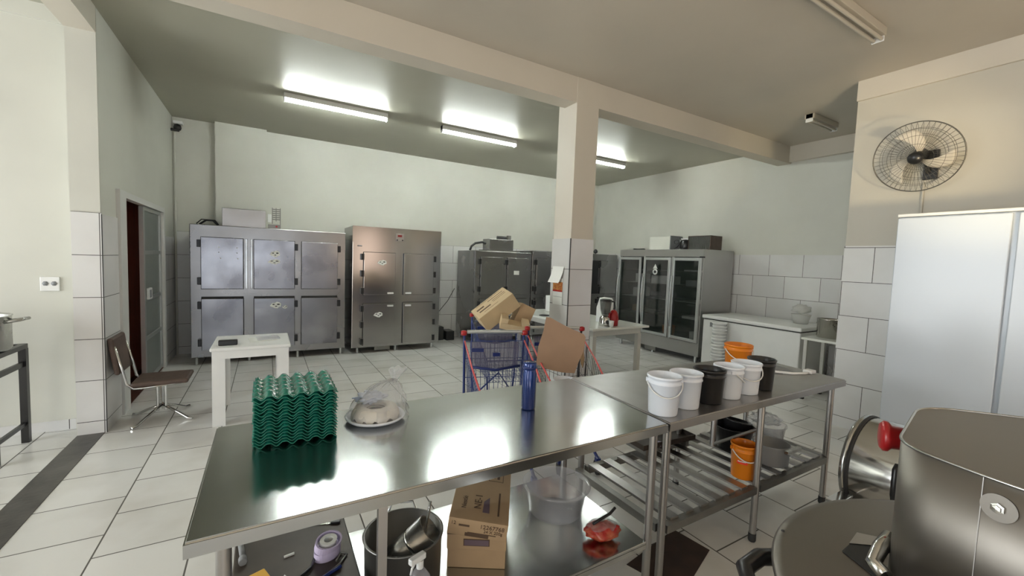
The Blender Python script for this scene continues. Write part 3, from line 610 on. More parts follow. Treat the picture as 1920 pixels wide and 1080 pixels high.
# ------------------------------------------------------------------ steel work tables
def foot(parent, x, y, m_=m_steelS, z0=.03, z1=.84, r=.019):
    l = obj('leg', MB().cyl((x, y, z0), (x, y, z1), r, n=18), m_, parent)
    obj('levelling_foot', MB().lathe([(0, 0), (.018, 0), (.022, .01), (.021, z0), (0, z0)], 14, T(x, y, 0)), m_rubber, l)
T1 = thing('work_table', 'steel work table in front carrying the green egg trays and blue bottle', 'table', (0, 0, 0), 0, 'stainless work tables')
def top_mesh(p, th=.042):      # p = four plan corners
    b_ = MB(); b_.prism(p, .88-th, .88)
    es = [e for e in b_.bm.edges if all(abs(v.co.z-.88) < 1e-4 for v in e.verts)]
    bmesh.ops.bevel(b_.bm, geom=es, offset=.006, segments=3, affect='EDGES'); return b_
obj('table_top', top_mesh([(-.178, 1.238), (1.592, 1.238), (1.638, 2.03), (-.176, 2.03)]), m_steelT, T1)
g = MB(); g.box(.297, .325, 1.262, 1.266, .03, .838); g.box(.297, .301, 1.266, 1.284, .03, .838); l = obj('leg', g, m_steelS, T1); obj('levelling_foot', MB().box(.295, .327, 1.26, 1.286, 0, .03), m_rubber, l)
for (x, y) in ((-.10, 1.30), (1.565, 1.295), (-.10, 1.97), (1.58, 1.97)): foot(T1, x, y, m_steelS, .03, .838)
sh = MB(); sh.box(-.12, 1.545, 1.285, 1.985, .285, .30, bev=.003); sh.box(-.12, 1.545, 1.285, 1.30, .262, .285); sh.box(-.12, 1.545, 1.97, 1.985, .262, .285); obj('shelf', sh, m_steelT, T1)
T2 = thing('work_table', 'steel work table with a slatted lower shelf, carrying the row of buckets', 'table', (0, 0, 0), 0, 'stainless work tables')
obj('table_top', top_mesh([(1.606, 1.238), (3.385, 1.238), (3.475, 1.955), (1.652, 2.03)]), m_steelS, T2)
for (x, y) in ((1.66, 1.295), (2.475, 1.295), (3.325, 1.295), (1.70, 1.95), (2.56, 1.90), (3.40, 1.90)): foot(T2, x, y, m_steelS, .05, .838)
obj('cross_brace', MB().cyl((2.475, 1.31, .67), (2.505, 1.59, .465), .010), m_steelS, T2); obj('leg', MB().cyl((2.505, 1.60, .45), (2.505, 1.60, .838), .018), m_steelS, T2)
rl = MB()
rl.box(1.68, 2.455, 1.275, 1.315, .30, .34); rl.box(2.495, 3.305, 1.275, 1.315, .30, .34); rl.box(1.72, 2.54, 1.90, 1.94, .30, .34); rl.box(2.58, 3.38, 1.88, 1.92, .30, .34)
rl.box(1.64, 1.68, 1.315, 1.93, .30, .34); rl.box(3.31, 3.35, 1.315, 1.88, .30, .34); obj('shelf_frame', rl, m_dull, T2)
for k in range(13):
    x = 1.76+k*.122
    obj('slat', MB().box(x-.030, x+.030, 1.30, 1.915, .341, .352), m_steelS, T2)

# ------------------------------------------------------------------ egg trays
def traygrid():
    def f(u, v):
        x = (u-.5)*.285; y = (v-.5)*.295
        a = math.cos(u*2*PI*5.5); c = math.cos(v*2*PI*5.5)
        z = .013*(a+c)*.5
        z = .0125*max(-.8, min(.9, (a*.66+c*.34)*1.3))
        e = min(u, 1-u, v, 1-v)
        if e < .02: z = z*.8-.006
        return (x, y, z)
    return MB().grid(f, 54, 54)
tray0 = obj('egg_tray', traygrid(), m_green); s_ = tray0.modifiers.new('s', 'SOLIDIFY'); s_.thickness = .0022
NT = 16
for k in range(NT):
    o = tray0 if k == 0 else tray0.copy()
    if k: COL.objects.link(o)
    o.location = (.098+random.uniform(-.003, .003), 1.872+random.uniform(-.004, .004), .893+k*.0118); o.rotation_euler = (0, 0, random.uniform(-.012, .012))
    lab = 'green plastic egg tray inside the stack on the work table'
    if k == 0: lab = 'bottom green egg tray of the stack on the work table'
    if k == NT-1: lab = 'topmost green egg tray of the stack on the work table'
    tag(o, lab, 'egg tray', 'stacked green egg trays')
# ------------------------------------------------------------------ cake on plate with bag
PL = tag(obj('serving_plate', MB().lathe([(0, 0), (.09, 0), (.118, .010), (.126, .018), (.122, .024), (.114, .016), (.088, .007), (0, .007)], 48), m_wbucket, None, (.415, 1.85, .881)), 'white round plate under the ring cake on the work table', 'plate')
CK = thing('ring_cake', 'ring cake with pale icing on a white plate beside the egg trays', 'cake', (.415, 1.85, .889))
obj('cake_ring', MB().lathe([(.032, 0), (.092, 0), (.098, .02), (.092, .038), (.065, .05), (.038, .042), (.032, 0)], 40), m_cake, CK)
def ice(u, v):
    a = 2*PI*u; t = v
    drip = .15+.85*abs(math.sin(5.5*a+.6*math.sin(3*a)))
    ang = -.35*PI + (PI*1.35)*t if False else None
    s = t*(1.0+.0)
    # inner rim -> over the top -> outer side with uneven drips
    prof = [(.034, .034), (.045, .052), (.066, .060), (.088, .050), (.0995, .030), (.103, .030-.028*drip-.002)]
    q = s*(len(prof)-1); i = min(int(q), len(prof)-2); w_ = q-i
    r = prof[i][0]*(1-w_)+prof[i+1][0]*w_; z = prof[i][1]*(1-w_)+prof[i+1][1]*w_
    return (r*math.cos(a), r*math.sin(a), z)
ic = obj('icing', MB().grid(ice, 72, 15, True), m_cream, CK); q = ic.modifiers.new('s', 'SOLIDIFY'); q.thickness = .002
tag(obj('folded_wrapper', MB().grid(crumple(.395, 1.885, .972, .058, .045, .022, 21, 40, 20, .35), 40, 20, True), m_bagb), 'crumpled pale blue wrapper lying on top of the ring cake', 'wrapper')
BG = thing('cake_bag', 'clear plastic bag knotted at the right, covering the ring cake', 'bag', (.43, 1.86, .905))
def bagf(u, v):
    a = 2*PI*u; t = v
    r = .132*(1-t)**.55*(1+.07*math.sin(7*a+5*t)+.05*math.sin(13*a-7*t)); z = -.012+.105*math.sin(t*PI*.5)*1.1+.006*math.sin(11*a+9*t)
    return (r*math.cos(a)+.07*t*t, r*math.sin(a)*.92+.03*t*t, z+.03*t**3)
obj('film', MB().grid(bagf, 60, 18, True), m_bag, BG)
def knot(u, v):
    a = 2*PI*u; r = .008+.030*v**1.3*(1+.35*math.sin(5*a)); return (.075+r*math.cos(a)+.02*v, .03+r*math.sin(a), .118+.065*v+.006*math.sin(6*a))
obj('knot', MB().grid(knot, 24, 8, True), m_bag, BG)
BO = thing('water_bottle', 'glossy dark blue bottle with a ring grip lid on the work table', 'bottle', (1.108, 1.68, .881))
obj('bottle_body', MB().lathe([(0, 0), (.032, 0), (.035, .006), (.035, .175), (.031, .19), (.031, .2), (0, .2)], 32), m_bbot, BO)
obj('lid', MB().lathe([(0, .201), (.033, .201), (.034, .206), (.034, .226), (.031, .231), (0, .232)], 32), m_bbot, BO)
obj('lid_ring', MB().lathe([(.0345, .201), (.0365, .203), (.0365, .208), (.0345, .21)], 32), m_blue, BO)

# ------------------------------------------------------------------ buckets
def bucket(name, label, x, y, z, r, h, m_, group, rot=0, rim=True, handle='down', inner=None, hm=None):
    t = thing(name, label, 'bucket', (x, y, z), rot, group)
    pr = [(0, 0), (r*.84, 0), (r*.86, .004), (r*.95, h*.78), (r*1.0, h*.79), (r*1.0, h*.82), (r*.965, h*.825), (r*.97, h*.93), (r*1.03, h*.935), (r*1.04, h*.985), (r*1.0, h), (r*.965, h*.985), (r*.93, h*.8), (r*.82, .006), (0, .006)]
    obj('bucket_body', MB().lathe(pr, 36), m_, t)
    if handle:
        pts = []
        for k in range(15):
            a = PI*k/14; xx = (r*1.05)*math.cos(a); s = math.sin(a)
            if handle == 'down': pts.append((xx, -s*(r*1.02)-.002 , h*.86-s*r*.85))
            else: pts.append((xx, s*r*.3, h*.86+s*r*.9))
        obj('handle', MB().tube(pts, .0035, 6), hm or m_white, t)
        for s in (-1, 1): obj('handle_lug', MB().box(s*r*1.0-.007, s*r*1.0+.007, -.012, .012, h*.80, h*.90, bev=.002), m_, t)
    return t
Z = .881; gw = 'row of buckets on the work table'
bucket('plastic_bucket', 'white bucket nearest the camera, first from the left in the table row', 1.688, 1.352, Z, .080, .190, m_wbucket, gw, R(-38))
bucket('plastic_bucket', 'white bucket second from the left in the table row', 1.878, 1.370, Z, .080, .180, m_wbucket, gw, R(60), handle=None)
bucket('plastic_bucket', 'black bucket between two pairs of white buckets in the table row', 2.066, 1.365, Z, .080, .180, m_black, gw, R(40), handle=None)
bucket('plastic_bucket', 'white bucket just right of the first black bucket', 2.248, 1.370, Z, .078, .180, m_wbucket, gw, R(50))
bucket('plastic_bucket', 'white bucket with a hanging handle beside the last black bucket', 2.428, 1.375, Z, .080, .180, m_wbucket, gw, R(-30))
bucket('plastic_bucket', 'black bucket at the right end of the table row', 2.606, 1.385, Z, .077, .184, m_black, gw, R(20), handle=None)
OB = bucket('orange_bucket', 'orange bucket standing behind the white ones at the table back', 2.895, 1.705, Z, .090, .19, m_orange, None, R(-35))
LBs = MB().tube([(3.10, 1.62, .889), (3.10, 1.54, .889), (3.16, 1.47, .889), (3.26, 1.43, .889), (3.33, 1.44, .889)], .009, 8); LBs.box(3.30, 3.37, 1.41, 1.47, .881, .905, bev=.006)
tag(obj('plastic_hook', LBs, m_white), 'white curved plastic handle lying at the right end of the table', 'handle')
tag(obj('grey_mat', MB().lathe([(0, 0), (.16, 0), (.16, .004), (0, .004)], 32, T(3.17, 1.66, .881)), m_grey), 'round grey mat on the right end of the work table', 'mat')

# ------------------------------------------------------------------ things on the slatted shelf
SZ = .353
O2 = bucket('orange_bucket', 'orange bucket with a red label on the slatted lower shelf', 2.485, 1.385, SZ, .072, .205, m_orange, None, R(-30))
obj('label_patch', MB().grid(lambda u, v: (.0665*math.cos(R(-150+50*u)), .0665*math.sin(R(-150+50*u)), .095+.035*v), 8, 2), m_orlab, O2)
obj('label_patch', MB().grid(lambda u, v: (.0675*math.cos(R(-145+38*u)), .0675*math.sin(R(-145+38*u)), .108+.006*v), 8, 2), m_paper, O2)
tag(obj('black_basin', MB().lathe([(0, 0), (.10, 0), (.13, .15), (.137, .152), (.137, .158), (.126, .156), (.095, .008), (0, .008)], 32), m_black, None, (2.83, 1.665, SZ+.0)), 'black basin on the slatted shelf behind the orange bucket', 'basin')
tag(obj('black_bowl', MB().lathe([(0, 0), (.06, 0), (.09, .14), (.094, .15), (.086, .15), (.055, .01), (0, .01)], 28, T(0, 0, 0) @ RY(R(12))), m_black, None, (2.85, 1.665, SZ+.035)), 'smaller black bowl sitting inside the black basin', 'bowl')
AP = thing('saucepan', 'dull aluminium saucepan with a flat handle on the slatted shelf', 'saucepan', (2.84, 1.41, SZ))
obj('pan_body', MB().lathe([(0, 0), (.092, 0), (.103, .012), (.105, .125), (.109, .13), (.102, .13), (.098, .014), (0, .008)], 36), m_pan, AP)
obj('handle', MB().box(-.06, .10, -.135, -.108, .108, .130, bev=.003), m_pot, AP)
tag(obj('clear_tub', MB().lathe([(0, 0), (.10, 0), (.12, .14), (.128, .145), (.128, .155), (.118, .15), (.095, .006), (0, .006)], 32), m_clearp, None, (3.105, 1.585, SZ)), 'clear plastic tub right of the saucepan on the slatted shelf', 'tub')
tag(obj('plastic_bag', MB().grid(crumple(3.08, 1.585, .545, .10, .09, .035, 11, amp=.3), 28, 14, True), m_bag), 'crumpled clear bag on the tub on the slatted shelf', 'bag')
TR = thing('oven_tray', 'black oven tray on the left back corner of the slatted shelf', 'tray', (2.36, 1.97, .40), R(-4))
g = MB(); g.box(-.24, .24, -.17, .17, 0, .006); g.box(-.24, -.234, -.17, .17, .006, .035); g.box(.234, .24, -.17, .17, .006, .035); g.box(-.234, .234, -.17, -.164, .006, .035); g.box(-.234, .234, .164, .17, .006, .035); obj('tray_body', g, m_tray, TR)
obj('support_foot', MB().box(-.2, -.17, -.15, .15, -.047, 0), m_dull, TR); obj('support_foot', MB().box(.17, .2, -.15, .05, -.047, 0), m_dull, TR)
tag(obj('tongs', MB().tube([(2.30, 1.9, .418), (2.42, 1.98, .43), (2.50, 1.93, .418)], .007), m_black), 'black tongs lying in the oven tray', 'tongs')
tag(obj('paper_scrap', MB().box(-.04, .04, -.02, .02, 0, .002), m_lilac, None, (2.28, 1.84, .408), (0, 0, R(30))), 'lilac paper scrap at the edge of the black oven tray', 'paper')

# ------------------------------------------------------------------ things on the solid lower shelf
S1 = .301
def carton(name, label, x, y, z, sx, sy, sz, rot, m_=m_card, group=None):
    t = thing(name, label, 'box', (x, y, z), rot, group)
    obj('carton_body', MB().box(-sx/2, sx/2, -sy/2, sy/2, 0, sz, bev=.002), m_, t)
    return t
a = R(-31); cx, cy = .745+.10, 1.475+.17
gc = 'cardboard boxes stacked under the work table'
c1 = carton('cardboard_box', 'bottom box of the cardboard stack under the table, in shade', cx, cy, S1, .245, .33, .082, a, m_card, gc)
c2 = carton('cardboard_box', 'middle cardboard box with a framed purple label in the stack', cx, cy, S1+.083, .25, .34, .072, a, m_card, gc)
l = obj('label_frame', MB().box(-.055, .055, -.1715, -.17, .018, .048), m_ink, c2); obj('label_fill', MB().box(-.051, .051, -.1725, -.1715, .021, .045), m_purple, l)
obj('edge_tape', MB().box(-.125, .125, -.1712, -.17, .066, .0725), m_ink, c2)
c3 = thing('cardboard_box', 'top cardboard box of the stack, tilted, printed 12267768', 'box', (cx, cy+.0, S1+.158), (R(6), R(7), a), gc)
obj('carton_body', MB().box(-.125, .125, -.175, .19, .0, .078, bev=.002), m_card, c3)
obj('dark_gap', MB().box(-.05, .05, -.1755, -.1745, .002, .018), m_ink, c3)
F_ = (R(90), 0, 0)
text('print_number', '12267768', .026, m_ink, c3, (.06, -.1762, .054), F_); text('print_quantity', '24 X 200g', .019, m_ink, c3, (.066, -.1762, .034), F_); text('print_count', '12', .022, m_ink, c3, (-.103, -.1762, .056), F_)
obj('print_bar', MB().box(-.08, -.035, -.1762, -.1755, .045, .054), m_ink, c3); obj('print_bar', MB().box(-.04, .08, -.1762, -.1755, .018, .022), m_ink, c3)
text('print_word', 'Nestlé', .030, m_ink, c3, (-.072, -.07, .0788), (0, 0, R(90))); text('print_word', 'NE-1', .046, m_ink, c3, (-.012, -.055, .0788), (0, 0, R(90)))
obj('print_bar', MB().box(.075, .083, -.13, .02, .078, .0786), m_ink, c3); obj('print_patch', MB().prism([(.01, -.12), (.04, -.12), (.035, -.02), (.012, -.05)], .078, .0786), m_purple, c3)
g = MB()
for x0, x1, y0, y1 in ((.02, .09, .10, .103), (.02, .09, .16, .163), (.02, .023, .10, .163), (.087, .09, .10, .163), (.035, .05, .125, .135), (.06, .072, .12, .145)): g.box(x0, x1, y0, y1, .078, .0786)
obj('print_symbols', g, m_ink, c3)
CC = thing('clear_container', 'round clear plastic container on the lower shelf beside the cardboard stack', 'container', (1.307, 1.684, S1))
obj('container_body', MB().lathe([(0, 0), (.125, 0), (.137, .012), (.160, .140), (.174, .143), (.178, .150), (.170, .156), (.157, .150), (.133, .016), (.122, .006), (0, .006)], 48), m_clearp, CC)
RB = thing('food_packet', 'red and clear packet of food on the front right of the lower shelf', 'packet', (1.37, 1.40, S1), R(-20))
obj('packet_body', MB().grid(crumple(0, 0, .04, .085, .055, .035, 5, amp=.16), 36, 18, True), mat('packet_red', (.42, .008, .012), .22, 0, .8, 22, vc=(.55, .16, .08)), RB)
obj('clear_window', MB().grid(crumple(0, .005, .062, .07, .045, .02, 8, amp=.2), 28, 12, True), m_bag, RB)
obj('tie', MB().tube([(-.05, -.01, .083), (0, .01, .092), (.05, .03, .10), (.085, .05, .115)], .007), m_black, RB)
PB = thing('steel_pot_deep', 'deep dark pot on the lower shelf holding a steel scoop', 'pot', (.475, 1.590, S1))
obj('pot_body', MB().lathe([(0, 0), (.135, 0), (.148, .01), (.152, .195), (.158, .200), (.147, .200), (.142, .012), (0, .008)], 48), m_dull, PB)
obj('handle', MB().tube([(.09, .125, .185), (.085, .16, .215), (.0, .185, .22), (-.03, .155, .185)], .006), m_alu, PB)
SC2 = thing('steel_scoop', 'cylindrical steel strainer leaning inside the deep dark pot', 'strainer', (.43, 1.625, .350))
Mx = RZ(R(-112)) @ RX(R(-48)) @ Matrix.Diagonal((1.15, 1.15, 1.25, 1))
obj('strainer_body', MB().lathe([(0, 0), (.045, .003), (.05, .02), (.055, .17), (.05, .17), (.045, .02), (0, .01)], 28, Mx), m_pot, SC2)
obj('strainer_ring', MB().lathe([(.0535, .10), (.056, .105), (.0535, .11)], 28, Mx), m_chrome, SC2)
tag(obj('kitchen_tongs', MB().tube([(.47, 1.47, .35), (.55, 1.56, .46), (.61, 1.66, .55)], .006).tube([(.46, 1.485, .35), (.545, 1.57, .46), (.61, 1.66, .55)], .005), m_chrome), 'long steel tongs leaning in the deep dark pot', 'tongs')
TP = thing('roasting_pan', 'upturned dark roasting pan covering the left of the lower shelf', 'pan', (.11, 1.70, S1))
obj('pan_body', MB().box(-.22, .19, -.36, .32, 0, .12, bev=.006), m_tray, TP)
obj('pan_edge', MB().box(-.225, .195, .322, .338, .0, .13, bev=.003), m_dull, TP)
PZ = S1+.1205
TPm = thing('label_roll', 'coiled roll of white and lilac price labels on the dark pan', 'label roll', (.205, 1.70, PZ), R(30))
def ring(r0, r1, h, zz, rx, w=.0): return MB().lathe([(r0, 0), (r1, 0), (r1, h), (r0, h), (r0, 0)], 30, T(0, 0, zz) @ RX(rx) @ Matrix.Diagonal((1, .8, 1, 1)), False)
obj('outer_coil', ring(.036, .052, .03, 0, R(0)), m_lilac, TPm); obj('inner_coil', ring(.018, .034, .03, .036, R(12)), m_paper, TPm); obj('loose_end', ring(.045, .052, .03, .036, R(18)), m_lilac, TPm)
tag(obj('paper_scrap', MB().prism([(0, 0), (.06, .0), (.045, .05), (.025, .025), (-.01, .07), (-.03, .05)], 0, .002), m_paper, None, (.02, 1.60, PZ), (0, 0, R(10))), 'torn white paper scrap on the dark pan', 'paper')
tag(obj('plastic_bit', MB().box(-.018, .018, -.004, .004, 0, .006), m_paper, None, (.075, 1.76, PZ), (0, 0, R(10))), 'tiny pale plastic strip above the torn scrap on the dark pan', 'plastic strip')
tag(obj('marker_pen', MB().cyl((.09, 1.53, PZ+.008), (.24, 1.60, PZ+.008), .006), m_blue), 'blue and white pen beside the label roll on the dark pan', 'pen')
tag(obj('scissors', MB().tube([(.16, 1.56, PZ+.005), (.24, 1.62, PZ+.005), (.27, 1.66, PZ+.005), (.25, 1.68, PZ+.005), (.23, 1.64, PZ+.005)], .004), m_dull), 'dull scissors behind the pen on the dark pan', 'scissors')
tag(obj('coiled_cord', MB().tube([(.02, 1.56, PZ+.008), (.07, 1.58, PZ+.008), (.14, 1.64, PZ+.008), (.17, 1.72, PZ+.008)], .006), m_black), 'black cord lying left of the label roll', 'cord')
tag(obj('brush', MB().tube([(-.09, 1.90, PZ+.01), (-.08, 1.82, PZ+.01)], .010).tube([(-.08, 1.81, PZ+.012), (-.078, 1.78, PZ+.012)], .014), m_grey), 'short brush at the left end of the dark pan', 'brush')
KN = thing('table_knife', 'knife lying along the far edge of the dark pan, leftmost of two', 'knife', (.10, 1.93, PZ), R(14)); obj('blade', MB().box(-.05, .0, -.006, .006, 0, .003), m_chrome, KN); obj('handle', MB().box(0, .06, -.008, .008, 0, .010, bev=.003), m_black, KN)
KN = thing('table_knife', 'knife near the far right corner of the dark pan, bright blade', 'knife', (.24, 1.90, PZ), R(-18)); obj('blade', MB().box(-.09, .0, -.006, .006, 0, .003), m_chrome, KN); obj('handle', MB().box(0, .04, -.008, .008, 0, .010, bev=.003), m_black, KN)
tag(obj('yellow_card', MB().box(-.05, .05, -.03, .03, 0, .015, bev=.004), m_yellow, None, (-.045, 1.665, PZ), (0, 0, R(20))), 'yellow packet at the near left of the dark pan', 'packet')
SB = thing('spray_bottle', 'clear spray bottle with a white trigger head in front of the pot', 'spray bottle', (.475, 1.385, S1), R(20))
obj('bottle_body', MB().lathe([(0, 0), (.034, 0), (.037, .01), (.037, .15), (.014, .185), (0, .185)], 24), m_clearp, SB)
g = MB().cyl((0, 0, .186), (0, 0, .215), .013); g.box(-.045, .02, -.011, .011, .215, .238, bev=.004); g.tube([(-.02, 0, .215), (-.035, 0, .20), (-.04, 0, .18)], .004); obj('trigger_head', g, m_white, SB)

# ------------------------------------------------------------------ shopping carts (front towards local -Y)
def cart(label, loc, rz, mf, mw, mr, post2=None):
    t = thing('shopping_cart', label, 'shopping cart', loc, rz, 'shopping carts behind the work tables')
    hb = obj('handle_bar', MB().cyl((-.235, 0, 1.0), (.235, 0, 1.0), .015), m_alu, t)
    for s in (-1, 1):
        obj('handle_cap', MB().lathe([(0, -.024), (.019, -.022), (.024, 0), (.019, .022), (0, .024)], 14, T(s*.262, 0, .99) @ RY(R(90))), m_red, t)
        pm = post2 if (post2 and s > 0) else mf
        obj('post', MB().tube([(s*.258, 0, .985), (s*.255, .005, .90), (s*.245, .0, .30), (s*.22, -.02, .14)], .011), pm, t)
        obj('side_rail', MB().tube([(s*.255, -.02, .925), (s*.245, -.40, .80), (s*.215, -.78, .665)], .007), mr, t)
        obj('chassis_bar', MB().tube([(s*.22, -.02, .14), (s*.20, -.40, .13), (s*.15, -.80, .12)], .012), mf, t)
    g = MB(); r = .0022
    def P(s, v, z): # side panel point, v 0 rear .. 1 front
        top = .925-.26*v; w_ = (.25-.037*v); wb = w_-.03
        return Vector((s*(wb+(w_-wb)*z), -.02-.76*v, .46+(top-.46)*z))
    for s in (-1, 1):
        for k in range(20): g.cyl(P(s, k/19, 0), P(s, k/19, 1), r, n=4, cap=False)
        for z in (0, .33, .66): g.cyl(P(s, 0, z), P(s, 1, z), r, n=4, cap=False)
    for k in range(13):
        x = -1+2*k/12
        g.cyl((x*.185, -.78, .46), (x*.213, -.78, .665), r, n=4, cap=False); g.cyl((x*.22, -.02, .46), (x*.185, -.78, .46), r, n=4, cap=False)
        g.cyl((x*.22, -.02, .46), (x*.25, -.02, .925), r, n=4, cap=False)
    for k in range(7): g.cyl((-.22, -.02-k*.125, .46), (.22, -.02-k*.125, .46), r, n=4, cap=False)
    for z in (.62, .78, .925): g.cyl((-.25, -.02, z), (.25, -.02, z), r*1.5, n=4, cap=False)
    g.cyl((-.213, -.78, .665), (.213, -.78, .665), .006, n=6)
    obj('basket', g, mw, t)
    obj('seat_flap', MB().box(-.20, .20, -.035, -.030, .70, .92), m_flap, t)
    g = MB(); g.tube([(-.21, -.06, .72), (0, -.07, .69), (.21, -.06, .72)], .012); g.box(-.2, -.1, -.05, -.03, .84, .87); g.box(-.02, .04, -.05, -.03, .80, .83); obj('seat_frame', g, mf, t)
    g = MB(); g.tube([(-.2, -.1, .14), (0, -.3, .42), (.2, -.1, .14)], .010); g.cyl((-.18, -.60, .135), (.18, -.60, .135), .010); g.cyl((-.21, -.1, .14), (.21, -.1, .14), .010); g.cyl((-.16, -.6, .14), (-.18, -.6, .46), .008); g.cyl((.16, -.6, .14), (.18, -.6, .46), .008); obj('under_frame', g, mf, t)
    for (x, y) in ((-.22, -.02), (.22, -.02), (-.15, -.78), (.15, -.78)):
        c_ = obj('caster', MB().box(x-.018, x+.018, y-.02, y+.02, .10, .13), mf, t)
        obj('wheel', MB().cyl((x-.012, y, .055), (x+.012, y, .055), .055, n=20), m_rubber, c_)
    return t
cart('blue shopping cart on the left with red side rails, empty basket', (1.66, 3.07, 0), R(-17), m_blue, m_bwire, m_redm)
cart('shopping cart on the right holding the large cardboard sheet', (2.30, 3.09, 0), R(-20), m_blue, m_kwire, m_redm, m_black)
C3 = cart('blue shopping cart behind the others, loaded with cardboard boxes', (2.20, 4.08, 0), R(-17), m_blue, m_bwire, m_blue)
def loose(name, label, loc, rot, sx, sy, sz, m_=m_cardl):
    t = thing(name, label, 'box', loc, rot, 'cardboard boxes in the rear cart')
    obj('carton_body', MB().box(-sx/2, sx/2, -sy/2, sy/2, -sz/2, sz/2, bev=.002), m_, t); return t
b1 = loose('cardboard_box', 'large tan printed carton tilted on top of the rear cart', (2.03, 3.76, 1.105), (R(12), R(-38), R(-14)), .42, .27, .17)
g = MB()
for x0, x1, y0, y1 in ((-.17, -.08, .02, .05), (-.16, -.02, -.04, -.015), (-.12, .05, -.085, -.08), (-.02, .17, .06, .07), (.02, .18, .02, .028), (.02, .18, -.01, -.004), (-.15, .15, .11, .115)): g.box(x0, x1, y0, y1, .085, .0858)
obj('print_lines', g, m_ink, b1)
loose('cardboard_box', 'brown carton standing at the right in the rear cart', (2.30, 3.70, 1.0), (R(-4), R(24), R(-20)), .16, .22, .30, m_card)
b3 = loose('cardboard_box', 'small open carton tray in front of the tilted tan carton', (2.10, 3.50, .965), (R(14), R(10), R(-24)), .28, .14, .06)
obj('flap', MB().box(-.14, -.07, -.07, .07, .031, .08, bev=.002), m_cardl, b3); obj('flap', MB().box(.07, .14, -.07, .07, .031, .07, bev=.002), m_cardl, b3)
sheet = MB(); sheet.prism([(-.125, .225), (-.09, .22), (.05, .145), (.19, .085), (.205, .06), (.185, -.05), (.135, -.15), (.10, -.235), (0, -.23), (-.12, -.205), (-.215, -.165), (-.195, -.02), (-.15, .11)], -.004, .004, RZ(0))
cs = obj('cardboard_sheet', sheet, m_carp, None, (2.10, 2.72, .93), (R(72), 0, R(-24)))
tag(cs, 'large bent brown cardboard sheet standing in the right cart', 'cardboard')
tag(obj('cardboard_flap', MB().prism([(0, .10), (.035, .06), (.03, -.10), (-.01, -.17), (-.03, -.12)], -.003, .003), m_card, None, (2.275, 2.68, .90), (R(80), 0, R(20))), 'narrow torn cardboard flap at the right edge of the big sheet', 'cardboard')
bucket('plastic_bucket', 'white bucket inside the right shopping cart below the cardboard sheet', 2.02, 2.56, .47, .09, .22, m_wbucket, None, 0, handle=None)

# ------------------------------------------------------------------ foreground machines at right
# tall white cabinet
WC = thing('white_cabinet', 'tall plain white cabinet against the fan wall at the right edge', 'cabinet', (4.45, .70, 0))
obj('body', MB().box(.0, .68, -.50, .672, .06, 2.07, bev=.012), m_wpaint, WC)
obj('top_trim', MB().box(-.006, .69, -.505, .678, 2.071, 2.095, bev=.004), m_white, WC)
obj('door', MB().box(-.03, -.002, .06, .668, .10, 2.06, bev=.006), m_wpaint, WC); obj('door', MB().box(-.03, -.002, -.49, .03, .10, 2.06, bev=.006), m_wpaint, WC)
for y in (-.42, .6):
    for x in (.06, .6): obj('foot', MB().cyl((x, y, 0), (x, y, .06), .025), m_black, WC)
# horizontal drum machine
DR = thing('drum_machine', 'shiny horizontal steel drum machine behind the mixer', 'machine', (2.98, .62, 0))
cz = .52; rd = .262
def drum(prof, parent, name, m_, n=48): return obj(name, MB().lathe(prof, n, T(0, 0, cz) @ RX(R(-90))), m_, parent)
drum([(0, -.55), (rd-.01, -.55), (rd, -.54), (rd, .33), (rd-.004, .34)], DR, 'drum', m_chrome)
drum([(rd+.001, .33), (rd+.007, .333), (rd+.007, .345), (rd+.001, .348)], DR, 'seal_ring', m_rubber)
drum([(rd-.002, .348), (rd+.003, .35), (rd+.002, .368), (rd-.012, .378), (0, .38)], DR, 'end_cover', m_steel)
g = MB(); g.box(-.26, -.20, -.5, .38, 0, .36); g.box(.20, .26, -.5, .38, 0, .36); g.box(-.2, .2, .3, .36, .08, .14); obj('stand', g, m_steelS, DR)
obj('latch_bar', MB().box(-.42, -.25, .30, .36, cz-.13, cz-.115, bev=.003), m_chrome, DR)
obj('latch_block', MB().box(-.44, -.38, .30, .36, cz-.18, cz-.13, bev=.004), m_steelS, DR)
obj('handle', MB().tube([(-.30, .118, .665), (-.32, .12, .645), (-.32, .12, .52), (-.31, .118, .49)], .016), m_black, DR)
obj('handle_stem', MB().cyl((-.31, .12, .53), (-.24, .12, .53), .012), m_steelS, DR)
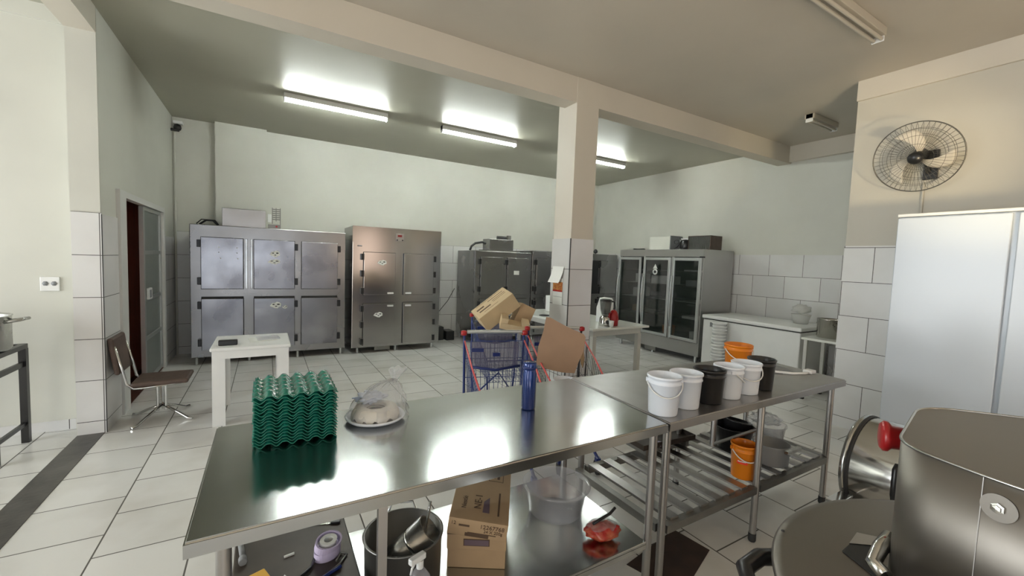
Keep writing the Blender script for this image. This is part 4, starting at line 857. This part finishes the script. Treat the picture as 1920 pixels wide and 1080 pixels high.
# mixer: tub, lid, head
MX = thing('spiral_mixer', 'large brushed steel dough mixer in the near right foreground', 'mixer', (1.4525, .022, 0))
obj('tub', MB().lathe([(0, .30), (.42, .30), (.52, .40), (.575, .60), (.586, .80), (.586, .838)], 96), m_steelM, MX)
obj('base', MB().lathe([(0, .01), (.46, .01), (.46, .28), (.44, .299), (0, .299)], 48), m_steelS, MX)
obj('lid', MB().lathe([(0, .851), (.58, .851), (.600, .847), (.607, .840), (.602, .835), (.58, .838), (0, .838)], 128), m_steelM, MX)
obj('lid_flap', MB().prism([(-.063, .446), (.007, .396), (.058, .404), (.015, .457)], .852, .856), m_steelS, MX)
obj('lid_opening', MB().prism([(-.115, .442), (-.063, .445), (.007, .395), (-.071, .375), (-.16, .35)], .852, .854), m_rubber, MX)
obj('tilt_lever', MB().tube([(-.165, .335, .875), (-.150, .365, .885), (-.115, .365, .91), (-.07, .36, .93)], .017, 12), m_chrome, MX)
obj('rivet', MB().lathe([(0, .856), (.004, .855), (.005, .852)], 8, T(-.17, .565, 0)), m_rubber, MX)
obj('tub_handle', MB().tube([(-.20, .555, .79), (-.265, .575, .80), (-.345, .57, .80), (-.385, .53, .79), (-.36, .47, .78)], .022, 12), m_black, MX)
def rr(pts, rad, n=10):
    out = []
    N_ = len(pts)
    for i in range(N_):
        p0, p1, p2 = Vector(pts[i-1]), Vector(pts[i]), Vector(pts[(i+1) % N_]); d0 = (p0-p1).normalized(); d2 = (p2-p1).normalized()
        r_ = rad[i]
        if r_ == 0: out.append(tuple(p1)); continue
        A = p1+d0*r_; B = p1+d2*r_
        for k in range(n+1):
            t_ = k/n; out.append(tuple(A*(1-t_)**2+p1*2*t_*(1-t_)+B*t_**2))
    return out
hp = [(x-.1925, y-.002) for x, y in rr([(-.02, -.70), (.78, -.70), (.74, .12), (.48, .425), (.04, .345), (-.02, .14)], [0, 0, .15, .10, .075, .10])]
hd = MB().prism(hp, .858, 1.2, smooth=True)
for f_ in hd.bm.faces:
    if abs(f_.normal.z) > .9: f_.smooth = False
obj('head', hd, m_steelM, MX)
ed = MB().tube([(x, y, 1.2) for x, y in hp], .0035, 6, True); obj('head_edge', ed, m_steel, MX)
dk = obj('bolt_disc', MB().lathe([(0, -.004), (.027, -.004), (.027, .003), (0, .003)], 32, T(-.2005, .168, 1.147) @ RZ(R(-11)) @ RY(R(-90)), False), m_steelM, MX)
obj('bolt', MB().lathe([(0, .014), (.007, .013), (.0075, .009), (.011, .0085), (.011, .003)], 6, T(-.2005, .168, 1.147) @ RZ(R(-11)) @ RY(R(-90)), False), m_chrome, dk)
obj('seam', MB().box(-.1965, -.1935, .1928, .1942, .86, 1.199), m_steelS, MX)
obj('emergency_knob', MB().lathe([(0, .072), (.036, .071), (.044, .064), (.044, .054), (.034, .046), (.032, .0), (0, 0)], 28, T(.167, .400, 1.12) @ RZ(R(117)) @ RY(R(90))), m_red, MX)
